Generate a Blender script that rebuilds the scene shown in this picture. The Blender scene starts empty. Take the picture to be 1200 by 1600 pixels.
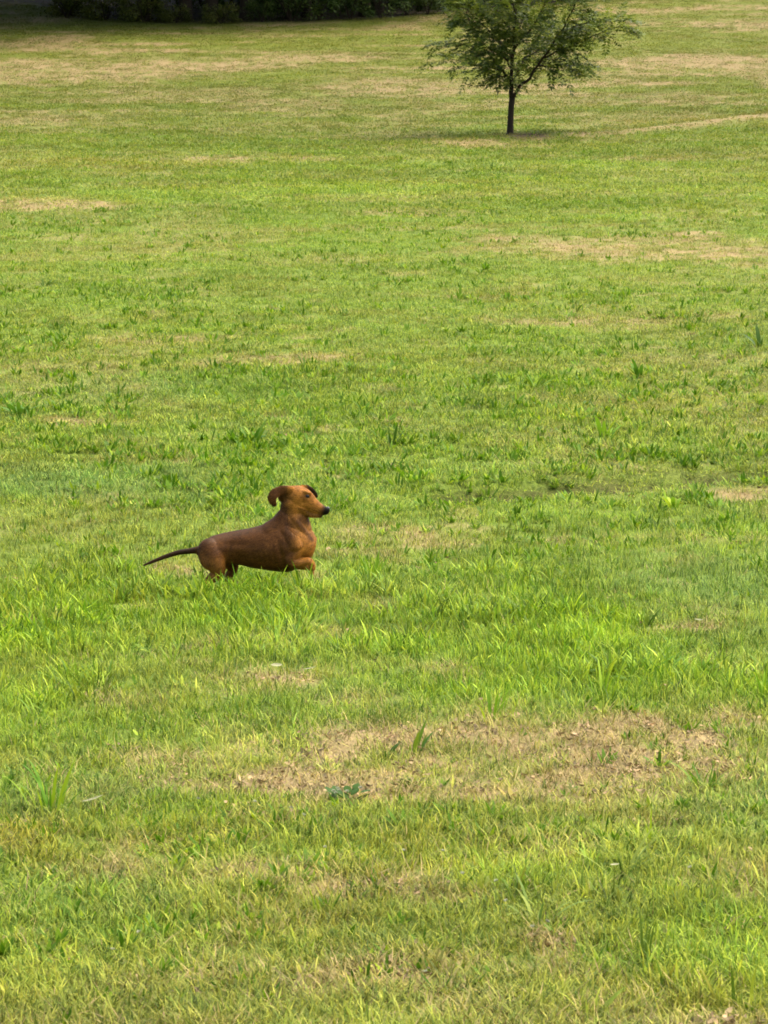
import bpy, bmesh, math, random
import numpy as np
from mathutils import Vector, Matrix, Euler

random.seed(7)
rng = np.random.default_rng(11)
scene = bpy.context.scene
COL = scene.collection

# ------------------------------------------------------------------ camera, sky, sun, exposure
F_PX, W_PX, H_PX = 4537.0, 1200.0, 1600.0        # focal length in photo pixels
CAM_H = 1.6
PITCH = math.atan((800 - 350) / F_PX)            # looking slightly down

cam_d = bpy.data.cameras.new('camera')
cam_d.sensor_fit = 'VERTICAL'
cam_d.sensor_height = 24.0
cam_d.lens = F_PX / H_PX * 24.0
cam_d.clip_start, cam_d.clip_end = 0.1, 2000
cam_d.dof.use_dof = True
cam_d.dof.focus_distance = 12.8
cam_d.dof.aperture_fstop = 16
cam = bpy.data.objects.new('camera', cam_d)
COL.objects.link(cam)
cam.location = (0, 0, CAM_H)
cam.rotation_euler = (math.pi / 2 - PITCH, 0, 0)
scene.camera = cam

SUN_EL, SUN_AZ = math.radians(62), math.radians(66)   # azimuth clockwise from +Y (where the camera looks)
world = bpy.data.worlds.new('World')
scene.world = world
world.use_nodes = True
wn = world.node_tree
wn.nodes.clear()
sky = wn.nodes.new('ShaderNodeTexSky')
sky.sky_type = 'NISHITA'
sky.sun_disc = False
sky.sun_elevation = SUN_EL
sky.sun_rotation = SUN_AZ
sky.air_density = 1.0
sky.dust_density = 6.0
sky.ozone_density = 0.4
bg = wn.nodes.new('ShaderNodeBackground')
bg.inputs['Strength'].default_value = 0.10
wo = wn.nodes.new('ShaderNodeOutputWorld')
wn.links.new(sky.outputs[0], bg.inputs['Color'])
wn.links.new(bg.outputs[0], wo.inputs['Surface'])

sun_d = bpy.data.lights.new('sun', 'SUN')
sun_d.energy = 1.2
sun_d.angle = math.radians(75)
sun_d.color = (1.0, 0.94, 0.82)
sun = bpy.data.objects.new('sun', sun_d)
COL.objects.link(sun)
sd = Vector((math.sin(SUN_AZ) * math.cos(SUN_EL), math.cos(SUN_AZ) * math.cos(SUN_EL), math.sin(SUN_EL)))
sun.rotation_euler = sd.to_track_quat('Z', 'Y').to_euler()
sun.location = (20, -20, 60)

vs = scene.view_settings
vs.view_transform = 'Standard'
vs.look = 'None'
vs.exposure = 2.28
vs.gamma = 1.0
vs.use_curve_mapping = False
scene.render.engine = 'CYCLES'
scene.cycles.use_denoising = True
scene.cycles.max_bounces = 6
scene.cycles.diffuse_bounces = 3
scene.cycles.transmission_bounces = 4
scene.cycles.filter_width = 1.7

# ------------------------------------------------------------------ noise and terrain
def _hash(ix, iy, seed):
    h = (ix.astype(np.int64) * 374761393 + iy.astype(np.int64) * 668265263 + seed * 974634777) & 0xffffffff
    h = ((h ^ (h >> 13)) * 1274126177) & 0xffffffff
    h = (h ^ (h >> 16)) & 0xffffffff
    return h / 4294967295.0

def vnoise(x, y, seed=0):
    x = np.asarray(x, float); y = np.asarray(y, float)
    ix, iy = np.floor(x), np.floor(y)
    fx, fy = x - ix, y - iy
    fx, fy = fx * fx * (3 - 2 * fx), fy * fy * (3 - 2 * fy)
    ix, iy = ix.astype(np.int64), iy.astype(np.int64)
    a, b = _hash(ix, iy, seed), _hash(ix + 1, iy, seed)
    c, d = _hash(ix, iy + 1, seed), _hash(ix + 1, iy + 1, seed)
    return (a * (1 - fx) + b * fx) * (1 - fy) + (c * (1 - fx) + d * fx) * fy

def fbm(x, y, scale, seed=0, octaves=4):
    t, amp, tot = 0.0, 1.0, 0.0
    f = 1.0 / scale
    for o in range(octaves):
        t = t + amp * vnoise(np.asarray(x) * f + o * 17.3, np.asarray(y) * f - o * 9.1, seed + o)
        tot += amp
        amp *= 0.5
        f *= 2.03
    return t / tot

def sstep(a, b, x):
    t = np.clip((np.asarray(x, float) - a) / (b - a), 0, 1)
    return t * t * (3 - 2 * t)

def base_height(y):
    """the field: flat by the camera, then a bank that steepens towards the wood"""
    y = np.asarray(y, float)
    e = np.clip(y - 11.0, 0, None)
    soft = np.where(e < 4, e * e / 8.0, e - 2.0)          # C1 blend in to the bank
    soft = np.clip(soft, 0, None)
    far = np.clip(y - 128, 0, None)
    k2 = 0.00044767
    z = 0.0517 * soft + k2 * soft ** 2
    z = z - (k2 * 0.8) * far ** 2 * np.clip(1, 0, 1) / (1 + far / 120.0) - 0.02 * far
    return z

def ray(px, py):
    a = (px - W_PX / 2) / F_PX
    b = (H_PX / 2 - py) / F_PX
    cy, sy = math.cos(PITCH), math.sin(PITCH)
    return a, cy + b * sy, -sy + b * cy      # x, y(depth), z

def ground_at(px, py):
    """where the line of sight of a photo pixel meets the field"""
    rx, ry, rz = ray(px, py)
    lo, hi = 2.0, 400.0
    ys = np.geomspace(2.0, 260.0, 6000)
    zz = CAM_H + rz / ry * ys
    hit = np.nonzero(zz <= base_height(ys))[0]
    y = ys[hit[0]] if len(hit) else 200.0
    return rx / ry * y, y

# the low rut that crosses the field right of the dog
RUT = [ground_at(600, 788), ground_at(760, 777), ground_at(900, 765), ground_at(1050, 754), ground_at(1210, 743), ground_at(1420, 728)]
# the straw-coloured ridge by the small tree
RIDGE = [ground_at(540, 244), ground_at(700, 226), ground_at(840, 214), ground_at(960, 211), ground_at(1080, 198), ground_at(1210, 184), ground_at(1400, 172)]

def line_dist(x, y, pts):
    """signed distance in depth from a polyline that runs across the field, and weight along it"""
    xs = np.array([p[0] for p in pts]); ys = np.array([p[1] for p in pts])
    yl = np.interp(x, xs, ys)
    w = sstep(xs[0], xs[0] + 0.12 * (xs[-1] - xs[0]), x) * (1 - sstep(xs[-1] - 0.05 * (xs[-1] - xs[0]), xs[-1], x))
    return y - yl, w

def height(x, y):
    x = np.asarray(x, float); y = np.asarray(y, float)
    z = base_height(y)
    z = z + (fbm(x, y, 5.0, 3, 3) - 0.5) * 0.10 * sstep(4, 14, y)
    z = z + (fbm(x, y, 0.7, 5, 3) - 0.5) * 0.035
    z = z + (fbm(x, y, 0.12, 8, 2) - 0.5) * 0.014
    d, w = line_dist(x, y, RUT)
    wob = 0.35 * (fbm(x, y * 0.2, 0.8, 41, 3) - 0.5)
    z = z - 0.08 * w * np.exp(-((d + wob) / 0.11) ** 2) + 0.03 * w * sstep(0.0, 0.5, d + wob) * (1 - sstep(0.5, 3.5, d))
    d, w = line_dist(x, y, RIDGE)
    z = z + 0.10 * w * np.exp(-((d + 2 * wob) / 1.2) ** 2)
    return z

def hz(x, y):
    return float(height(np.array([x]), np.array([y]))[0])

# ------------------------------------------------------------------ what grows where (albedo, dryness, length)
# photo ellipse: centre x, y, half width, half height, strength
DRY = [
    (470, 1215, 140, 34, .95), (700, 1172, 210, 48, .90), (1000, 1158, 190, 46, 1.0), (1090, 1185, 110, 40, .6),
    (860, 1230, 330, 34, .45), (560, 1235, 120, 30, .5),
    (740, 1186, 490, 80, .72), (330, 1210, 170, 44, .5), (1100, 1140, 130, 40, .5), (740, 1130, 120, 20, .5),
    (430, 1062, 130, 20, .60), (250, 1185, 95, 22, .50), (560, 1100, 120, 20, .3), (860, 1482, 48, 34, .8),
    (1170, 1400, 70, 40, .40), (820, 1330, 160, 40, .30), (690, 1050, 60, 12, .4),
    (660, 842, 110, 20, .45), (300, 886, 60, 15, .55), (1060, 842, 120, 14, .2), (560, 835, 70, 16, .3),
    (190, 662, 140, 14, .65), (240, 536, 130, 11, .45), (440, 572, 170, 14, .55), (230, 720, 110, 10, .30), (620, 640, 60, 8, .25),
    (60, 322, 130, 14, .95), (1000, 392, 280, 24, .62), (1090, 402, 130, 20, .6), (1090, 372, 70, 9, .6), (800, 392, 120, 14, .4),
    (950, 506, 190, 18, .50), (1170, 770, 70, 10, .60), (1080, 985, 60, 8, .5), (650, 330, 120, 9, .35), (1050, 250, 120, 6, .45),
    (1110, 96, 120, 13, .95), (1170, 38, 120, 9, .65), (1000, 38, 60, 5, .5), (100, 112, 240, 22, .65), (300, 104, 160, 9, .70),
    (500, 91, 100, 8, .85), (620, 138, 170, 20, .60), (740, 228, 150, 8, .60), (400, 250, 160, 6, .60), (300, 150, 200, 14, .45), (160, 262, 140, 5, .4),
    (70, 190, 140, 14, .50), (800, 216, 66, 6, 1.0), (1080, 150, 160, 8, .45), (60, 72, 120, 10, .6), (880, 160, 130, 8, .4), (960, 120, 90, 6, .35), (460, 195, 200, 8, .3),
]
LONG = [   # taller, brighter, broader grass
    (400, 928, 150, 24, 1.0), (120, 950, 260, 80, 1.0), (380, 960, 220, 75, 1.0), (640, 985, 160, 70, .9), (860, 1010, 240, 90, 1.0), (1000, 1060, 180, 55, .9), (780, 930, 200, 60, .7),
    (1180, 1090, 70, 50, .7), (60, 1080, 140, 40, .5), (560, 900, 80, 40, .6), (940, 680, 240, 60, .5), (480, 600, 200, 24, .35), (1000, 600, 200, 20, .5),
    (1100, 700, 150, 40, .4), (520, 650, 150, 30, .4), (100, 690, 170, 30, .3),
]
BLUE = [   # bluish, finer grass
    (150, 765, 260, 42, 1.0), (330, 610, 220, 22, .5), (180, 610, 220, 30, .6), (1120, 920, 160, 60, .7), (60, 1240, 130, 60, .5), (1130, 580, 140, 30, .35), (250, 1230, 120, 30, .5),
    (120, 1420, 140, 60, .4), (1150, 1260, 90, 50, .5), (230, 330, 260, 30, .15),
]
YELLOW = [(40, 1322, 100, 36, .9), (650, 1345, 190, 50, .55), (300, 1320, 180, 36, .4), (1060, 1560, 160, 50, .4), (480, 1440, 160, 40, .35), (150, 258, 200, 10, .6), (1130, 192, 160, 9, .8)]

WOOD = [ground_at(a_, b_) for a_, b_ in [(-250, 6), (-40, 4), (60, 8), (130, 26), (200, 36), (330, 37), (450, 36), (560, 31), (660, 24), (760, 14), (900, 4), (1020, -3), (1150, -16), (1400, -40)]]
def in_wood(x, y):
    yl = np.interp(x, [p[0] for p in WOOD], [p[1] for p in WOOD])
    return sstep(-0.6, 1.2, y - yl + 2.0 * (fbm(x, y, 1.6, 57, 3) - .5))

def _ell(lst):
    out = []
    for cx, cy, hw, hh, s in lst:
        gx, gy = ground_at(cx, cy)
        y0 = ground_at(cx, cy + hh)[1]
        y1 = ground_at(cx, max(cy - hh, -30))[1]
        rx = hw / F_PX * gy
        out.append((gx, gy, rx, max(gy - y0, .05), max(y1 - gy, .05), s))
    return out
DRY_E, LONG_E, BLUE_E, YELLOW_E = map(_ell, (DRY, LONG, BLUE, YELLOW))

def mask(x, y, ells, seed, rough=0.55, sc=0.45):
    x = np.asarray(x, float); y = np.asarray(y, float)
    n1 = (fbm(x, y, sc, seed, 4) - 0.5) * 2
    n2 = (fbm(x, y, sc * 4, seed + 7, 3) - 0.5) * 2
    m = np.zeros_like(x)
    for gx, gy, rx, r0, r1, s in ells:
        dy = y - gy
        q = ((x - gx) / rx) ** 2 + (dy / np.where(dy < 0, r0, r1)) ** 2
        r = np.sqrt(q) + rough * n1 + 0.35 * n2
        m = np.maximum(m, s * (1 - sstep(0.45, 1.25, r)))
    return m

def field(x, y):
    """dryness, length, bluish, yellow: each 0..1"""
    x = np.asarray(x, float); y = np.asarray(y, float)
    dry = mask(x, y, DRY_E, 21)
    far = sstep(48, 90, y)
    dry = np.maximum(dry, sstep(0.50, 0.72, fbm(x, y * 0.5, 2.2, 71, 4)) * (0.26 + 0.34 * far))
    dry = np.maximum(dry, sstep(0.58, 0.8, fbm(x, y, 0.35, 73, 3)) * 0.35)
    stk = fbm(x * 0.30, y, 1.1, 131, 4)
    dry = np.maximum(dry, sstep(.50, .70, stk) * (0.30 * sstep(18, 40, y) + 0.32 * sstep(50, 85, y)))
    dry = np.maximum(dry, sstep(.52, .72, fbm(x, y, .5, 133, 4)) * 0.5 * sstep(9.5, 6.5, y))
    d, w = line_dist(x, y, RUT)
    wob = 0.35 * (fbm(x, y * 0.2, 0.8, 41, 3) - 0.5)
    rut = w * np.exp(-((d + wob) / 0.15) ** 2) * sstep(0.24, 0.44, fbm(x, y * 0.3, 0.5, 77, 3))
    d2, w2 = line_dist(x, y, RIDGE)
    ridge = w2 * np.exp(-((d2 + 2 * wob) / 0.9) ** 2)
    dry = np.maximum(dry, 0.75 * ridge * sstep(.3, .55, fbm(x, y * .2, 1.5, 79, 3)))
    dry = dry * (1 - rut)
    lng = mask(x, y, LONG_E, 31, 0.4)
    blu = mask(x, y, BLUE_E, 51, 0.45)
    yel = mask(x, y, YELLOW_E, 61, 0.5)
    dry = dry * (0.45 + 1.0 * sstep(.30, .58, fbm(x, y, .16, 139, 3)))
    dry = np.minimum(dry, 1) * (1 - in_wood(x, y))
    return dry, lng * (1 - 0.8 * dry), blu, yel, rut

GREEN = np.array([0.155, 0.226, 0.026])
LUSH = np.array([0.138, 0.240, 0.009])
BLUEG = np.array([0.120, 0.202, 0.040])
OLIVE = np.array([0.180, 0.185, 0.026])
YELLO = np.array([0.260, 0.235, 0.024])
STRAW = np.array([0.285, 0.238, 0.068])
TAN = np.array([0.244, 0.180, 0.076])
SOIL_AND_SHADE = np.array([0.040, 0.027, 0.013])  # dark loam, deepened to carry painted shade along the rut
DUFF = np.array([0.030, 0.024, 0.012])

def mix(a, b, t):
    t = np.asarray(t)[..., None]
    return a * (1 - t) + b * t

def grass_tint(x, y, dry, lng, blu, yel):
    n = len(x)
    c = np.tile(GREEN, (n, 1))
    c = mix(c, OLIVE, 0.38 * sstep(.42, .68, fbm(x, y, 1.3, 81, 4)))
    c = mix(c, OLIVE, 0.40 * sstep(9.4, 7.6, y))
    c = mix(c, LUSH, np.clip(0.75 * lng + 0.4 * sstep(.5, .7, fbm(x, y, 0.9, 83, 3)), 0, 1))
    c = mix(c, BLUEG, 0.7 * blu)
    c = mix(c, YELLO, 0.55 * yel)
    c = mix(c, OLIVE, 0.45 * sstep(50, 95, y))
    c = mix(c, mix(np.tile(STRAW, (n, 1)), TAN * .95, .8 * sstep(40, 70, y)), np.clip(dry * 0.85, 0, 1) * (0.55 + 0.45 * rng.random(n)))
    c = c * (1 + (fbm(x, y, 0.42, 87, 4) - .5) * (0.68 - 0.25 * sstep(14, 30, y)))[:, None]
    k = (1 - 0.55 * sstep(16, 40, y))
    c = c * (1 + (rng.random(n) - .5) * 0.90 * k)[:, None]
    stk = fbm(x * 0.28, y, 0.9, 137, 4)
    c = c * (1 + (stk - .5)[:, None] * 0.7 * sstep(14, 45, y)[:, None])
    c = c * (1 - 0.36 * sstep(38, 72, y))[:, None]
    c = c * (1 + 0.08 * sstep(9.5, 7.5, y))[:, None]
    c[:, 0] *= 0.90 + 0.20 * rng.random(n)
    return c

# ------------------------------------------------------------------ materials
def new_mat(name):
    m = bpy.data.materials.new(name)
    m.use_nodes = True
    m.node_tree.nodes.clear()
    return m, m.node_tree.nodes, m.node_tree.links

def out_link(nd, lk, sh):
    o = nd.new('ShaderNodeOutputMaterial')
    lk.new(sh, o.inputs['Surface'])

def leafy(name, color=None, attr=None, transl=0.32, rough=0.55, spec=0.25, vary=0.35, hue=0.03, noise=0.0):
    """a leaf material: a bit of light comes through; every blade has its own brightness (attribute var)"""
    m, nd, lk = new_mat(name)
    if attr:
        a = nd.new('ShaderNodeAttribute'); a.attribute_type = 'INSTANCER'; a.attribute_name = attr
        src = a.outputs['Color']
    else:
        a = nd.new('ShaderNodeRGB'); a.outputs[0].default_value = (*color, 1)
        src = a.outputs[0]
    v = nd.new('ShaderNodeAttribute'); v.attribute_name = 'var'
    hs = nd.new('ShaderNodeHueSaturation')
    mr = nd.new('ShaderNodeMapRange')
    mr.inputs['To Min'].default_value = 1 - vary; mr.inputs['To Max'].default_value = 1 + vary
    lk.new(v.outputs['Fac'], mr.inputs['Value'])
    mh = nd.new('ShaderNodeMapRange')
    mh.inputs['To Min'].default_value = 0.5 + hue; mh.inputs['To Max'].default_value = 0.5 - hue
    lk.new(v.outputs['Fac'], mh.inputs['Value'])
    lk.new(src, hs.inputs['Color']); lk.new(mr.outputs[0], hs.inputs['Value']); lk.new(mh.outputs[0], hs.inputs['Hue'])
    p = nd.new('ShaderNodeBsdfPrincipled')
    p.inputs['Roughness'].default_value = rough
    p.inputs['Specular IOR Level'].default_value = spec
    t = nd.new('ShaderNodeBsdfTranslucent')
    mx = nd.new('ShaderNodeMixShader'); mx.inputs[0].default_value = transl
    lk.new(hs.outputs[0], p.inputs['Base Color']); lk.new(hs.outputs[0], t.inputs['Color'])
    lk.new(p.outputs[0], mx.inputs[1]); lk.new(t.outputs[0], mx.inputs[2])
    out_link(nd, lk, mx.outputs[0])
    return m

def plain(name, color, rough=0.8, scale=40, amount=0.35, bump=0.3, bscale=120, spec=0.2):
    m, nd, lk = new_mat(name)
    tc = nd.new('ShaderNodeTexCoord')
    n = nd.new('ShaderNodeTexNoise'); n.inputs['Scale'].default_value = scale; n.inputs['Detail'].default_value = 6
    lk.new(tc.outputs['Object'], n.inputs['Vector'])
    r = nd.new('ShaderNodeMapRange'); r.inputs['To Min'].default_value = 1 - amount; r.inputs['To Max'].default_value = 1 + amount
    lk.new(n.outputs['Fac'], r.inputs['Value'])
    h = nd.new('ShaderNodeHueSaturation'); h.inputs['Color'].default_value = (*color, 1)
    lk.new(r.outputs[0], h.inputs['Value'])
    b = nd.new('ShaderNodeTexNoise'); b.inputs['Scale'].default_value = bscale
    lk.new(tc.outputs['Object'], b.inputs['Vector'])
    bp = nd.new('ShaderNodeBump'); bp.inputs['Strength'].default_value = bump; bp.inputs['Distance'].default_value = 0.01
    lk.new(b.outputs['Fac'], bp.inputs['Height'])
    p = nd.new('ShaderNodeBsdfPrincipled'); p.inputs['Roughness'].default_value = rough
    p.inputs['Specular IOR Level'].default_value = spec
    lk.new(h.outputs[0], p.inputs['Base Color']); lk.new(bp.outputs[0], p.inputs['Normal'])
    out_link(nd, lk, p.outputs[0])
    return m

M_GRASS = leafy('grass_blade', attr='tint', vary=0.50, spec=0.10, transl=0.36)
M_DRY = leafy('dry_blade', attr='tint', transl=0.15, vary=0.40, hue=0.012, rough=0.7)
M_LITTER = leafy('dead_leaf', attr='tint', transl=0.1, vary=0.45, hue=0.012, rough=0.75)
M_WEED = leafy('weed_leaf_mid', (0.105, 0.190, 0.012), vary=0.35, spec=.1)
M_WEED_DARK = leafy('weed_leaf_dark', (0.066, 0.118, 0.011), vary=0.4, spec=.1)
M_WEED_BRIGHT = leafy('weed_leaf_bright', (0.165, 0.275, 0.012), vary=0.35, spec=.1)
M_WEED_BLUE = leafy('weed_leaf_blue', (0.135, 0.195, 0.032), vary=0.35, spec=.1)
M_TREE = leafy('tree_leaf', (0.104, 0.142, 0.018), vary=0.65, transl=0.45, rough=0.5, spec=0.18)
M_WOOD_LEAF = leafy('wood_leaf', (0.046, 0.074, 0.014), vary=0.7, transl=0.12, spec=.1)
M_WOOD_LEAF2 = leafy('wood_leaf_olive', (0.068, 0.080, 0.014), vary=0.6, transl=0.15, spec=.1)
M_BARK = plain('bark_dark', (0.026, 0.018, 0.009), 0.9, 14, 0.5, 0.8, 60)
M_WHITE = plain('clover_white', (0.27, 0.28, 0.17), 0.7, 60, 0.15, 0.2)
M_PALE = plain('pale_dead_leaf', (0.22, 0.22, 0.11), 0.7, 50, 0.25, 0.3)

# ------------------------------------------------------------------ object helpers
def link_mesh(name, verts, faces, mats, parent=None, var=None, smooth=False, mat_idx=None, link=True):
    me = bpy.data.meshes.new(name)
    me.from_pydata([tuple(map(float, v)) for v in verts], [], [tuple(f) for f in faces])
    for m in (mats if isinstance(mats, (list, tuple)) else [mats]):
        me.materials.append(m)
    if var is not None:
        a = me.attributes.new('var', 'FLOAT', 'POINT')
        a.data.foreach_set('value', np.asarray(var, dtype=np.float32))
    if mat_idx is not None:
        me.polygons.foreach_set('material_index', np.asarray(mat_idx, dtype=np.int32))
    if smooth:
        me.polygons.foreach_set('use_smooth', np.ones(len(me.polygons), dtype=bool))
    me.update()
    o = bpy.data.objects.new(name, me)
    if link:
        COL.objects.link(o)
    if parent:
        o.parent = parent
    return o

def tag(o, label=None, cat=None, group=None, kind=None):
    if label: o['label'] = label
    if cat: o['category'] = cat
    if group: o['group'] = group
    if kind: o['kind'] = kind
    return o

def empty(name, loc, rz=0.0):
    o = bpy.data.objects.new(name, None)
    o.empty_display_size = 0.05
    o.location = loc
    o.rotation_euler = (0, 0, rz)
    COL.objects.link(o)
    return o

# ------------------------------------------------------------------ the ground: one fan-shaped sheet, fine in front, coarse far away
rows = np.concatenate([np.array([-60, -30, -12, -4, 0, 2.5]), np.geomspace(4.2, 135, 470), np.array([140, 147, 156, 168, 185, 210, 245, 290, 350])])
uu = np.linspace(-1, 1, 361)
outer = np.array([1.25, 1.7, 2.4, 3.5, 5.5, 9, 15])
us = np.concatenate([-outer[::-1], uu, outer])
yy, u2 = np.meshgrid(rows, us, indexing='ij')
xx = u2 * (2.2 + 0.155 * np.clip(yy, 0, None))
zz = height(xx, yy)
nr, nc = yy.shape
V = np.stack([xx.ravel(), yy.ravel(), zz.ravel()], 1)
I = np.arange(nr * nc).reshape(nr, nc)
Fq = np.stack([I[:-1, :-1].ravel(), I[:-1, 1:].ravel(), I[1:, 1:].ravel(), I[1:, :-1].ravel()], 1)
gm = bpy.data.meshes.new('field')
gm.vertices.add(len(V)); gm.vertices.foreach_set('co', V.astype(np.float32).ravel())
gm.loops.add(Fq.size); gm.loops.foreach_set('vertex_index', Fq.astype(np.int32).ravel())
gm.polygons.add(len(Fq)); gm.polygons.foreach_set('loop_start', np.arange(0, Fq.size, 4, dtype=np.int32))
gm.update(calc_edges=True)
gm.polygons.foreach_set('use_smooth', np.ones(len(Fq), dtype=bool))
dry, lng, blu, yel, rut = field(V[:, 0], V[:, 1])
soilc = np.tile(GREEN * 0.62, (len(V), 1))
soilc = mix(soilc, BLUEG * 0.6, 0.6 * blu)
soilc = mix(soilc, OLIVE * 0.7, 0.6 * sstep(45, 90, V[:, 1]))
soilc = mix(soilc, TAN * np.array([.9, .92, .95]), np.clip(dry * 1.25 - .05, 0, 1))
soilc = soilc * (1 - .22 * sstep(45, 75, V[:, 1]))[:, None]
soilc = mix(soilc, SOIL_AND_SHADE, np.clip(rut * 1.1, 0, 1))  # dark rut line: soil plus painted shade of the overhanging grass
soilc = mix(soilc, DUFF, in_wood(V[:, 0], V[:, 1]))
mul = ground_at(800, 215)
md = np.sqrt((V[:, 0] - mul[0]) ** 2 + ((V[:, 1] - mul[1]) / 1.3) ** 2)
soilc = mix(soilc, SOIL_AND_SHADE * 0.9, 1 - sstep(0.4, 1.0, md + 0.5 * (fbm(V[:, 0], V[:, 1], 0.4, 91, 3) - .5)))
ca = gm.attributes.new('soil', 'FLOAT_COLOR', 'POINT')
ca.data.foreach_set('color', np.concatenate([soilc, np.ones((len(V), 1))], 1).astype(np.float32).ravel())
m, nd, lk = new_mat('field_soil')
a = nd.new('ShaderNodeAttribute'); a.attribute_name = 'soil'
tc = nd.new('ShaderNodeTexCoord')
n1 = nd.new('ShaderNodeTexNoise'); n1.inputs['Scale'].default_value = 35; n1.inputs['Detail'].default_value = 8; n1.inputs['Roughness'].default_value = .7
lk.new(tc.outputs['Object'], n1.inputs['Vector'])
r = nd.new('ShaderNodeMapRange'); r.inputs['From Min'].default_value = .3; r.inputs['From Max'].default_value = .7; r.inputs['To Min'].default_value = .55; r.inputs['To Max'].default_value = 1.4
lk.new(n1.outputs['Fac'], r.inputs['Value'])
h = nd.new('ShaderNodeHueSaturation'); lk.new(a.outputs['Color'], h.inputs['Color']); lk.new(r.outputs[0], h.inputs['Value'])
n2 = nd.new('ShaderNodeTexNoise'); n2.inputs['Scale'].default_value = 90; n2.inputs['Detail'].default_value = 5
lk.new(tc.outputs['Object'], n2.inputs['Vector'])
bp = nd.new('ShaderNodeBump'); bp.inputs['Strength'].default_value = .8; bp.inputs['Distance'].default_value = .012
lk.new(n2.outputs['Fac'], bp.inputs['Height'])
p = nd.new('ShaderNodeBsdfPrincipled'); p.inputs['Roughness'].default_value = .95; p.inputs['Specular IOR Level'].default_value = .1
lk.new(h.outputs[0], p.inputs['Base Color']); lk.new(bp.outputs[0], p.inputs['Normal'])
out_link(nd, lk, p.outputs[0])
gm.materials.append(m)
field_o = bpy.data.objects.new('field', gm)
COL.objects.link(field_o)
tag(field_o, 'grassy field sloping up to the wood, with bare tan patches', 'field', kind='structure')

# ------------------------------------------------------------------ grass: tuft shapes set on points of the field
def blade_geo(V, F, A, base, az, length, width, lean, bend, var, segs=2, flat=0.0, shape='blade'):
    """one blade as a bent tapering strip"""
    d = np.array([math.cos(az), math.sin(az), 0]); s = np.array([-math.sin(az), math.cos(az), 0])
    p = np.array(base, float)
    i0 = len(V)
    th = lean
    for k in range(segs + 1):
        t = k / segs
        if shape == 'blade':
            w = width * (1 - t) ** 0.7 * (0.75 + 0.6 * t)
        else:
            w = width * max(math.sin(math.pi * (0.08 + 0.92 * t)) ** 0.8, 0.0)
        if k == segs:
            V.append(p.copy()); A.append(var)
        else:
            V.append(p - s * w / 2); V.append(p + s * w / 2); A += [var, var]
        step = length / segs
        p = p + (d * math.sin(th) + np.array([0, 0, 1]) * math.cos(th)) * step
        th += bend / segs
    for k in range(segs - 1):
        a = i0 + 2 * k
        F.append((a, a + 1, a + 3, a + 2))
    a = i0 + 2 * (segs - 1)
    F.append((a, a + 1, a + 2))

R = random.Random(5)
def tuft(name, n, radius, lmin, lmax, wmin, wmax, mat, lean=(0.1, 0.8), bend=(0.2, 1.2), segs=2, shape='blade'):
    V, F, A = [], [], []
    for _ in range(n):
        r = radius * math.sqrt(R.random()); t = R.uniform(0, 2 * math.pi)
        az = t + R.gauss(0, 0.9)
        blade_geo(V, F, A, (r * math.cos(t), r * math.sin(t), -0.004), az, R.uniform(lmin, lmax), R.uniform(wmin, wmax),
                  R.uniform(*lean), R.uniform(*bend), R.random(), segs, shape=shape)
    return link_mesh(name, V, F, mat, var=A, link=False)

def litter(name, n, radius, smin, smax, mat):
    V, F, A = [], [], []
    for _ in range(n):
        r = radius * math.sqrt(R.random()); t = R.uniform(0, 2 * math.pi)
        c = Vector((r * math.cos(t), r * math.sin(t), R.uniform(0.002, 0.016)))
        L, w = R.uniform(smin, smax), R.uniform(smin, smax) * 0.45
        rot = Euler((R.gauss(0, .5), R.gauss(0, .5), R.uniform(0, 6.28))).to_matrix()
        curl = R.uniform(0.1, 0.45) * L
        pts = [(-L / 2, 0, curl * .5), (-L / 6, -w / 2, 0), (-L / 6, w / 2, 0), (L / 5, -w / 2, 0), (L / 5, w / 2, curl * .3), (L / 2, 0, curl * .8)]
        i = len(V); v = R.random()
        for q in pts:
            V.append(np.array(c + rot @ Vector(q))); A.append(v)
        F += [(i, i + 1, i + 2), (i + 1, i + 3, i + 4, i + 2), (i + 3, i + 5, i + 4)]
    return link_mesh(name, V, F, mat, var=A, link=False)

def collection_of(name, objs):
    c = bpy.data.collections.new(name)
    for o in objs:
        c.objects.link(o)
    return c

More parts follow.
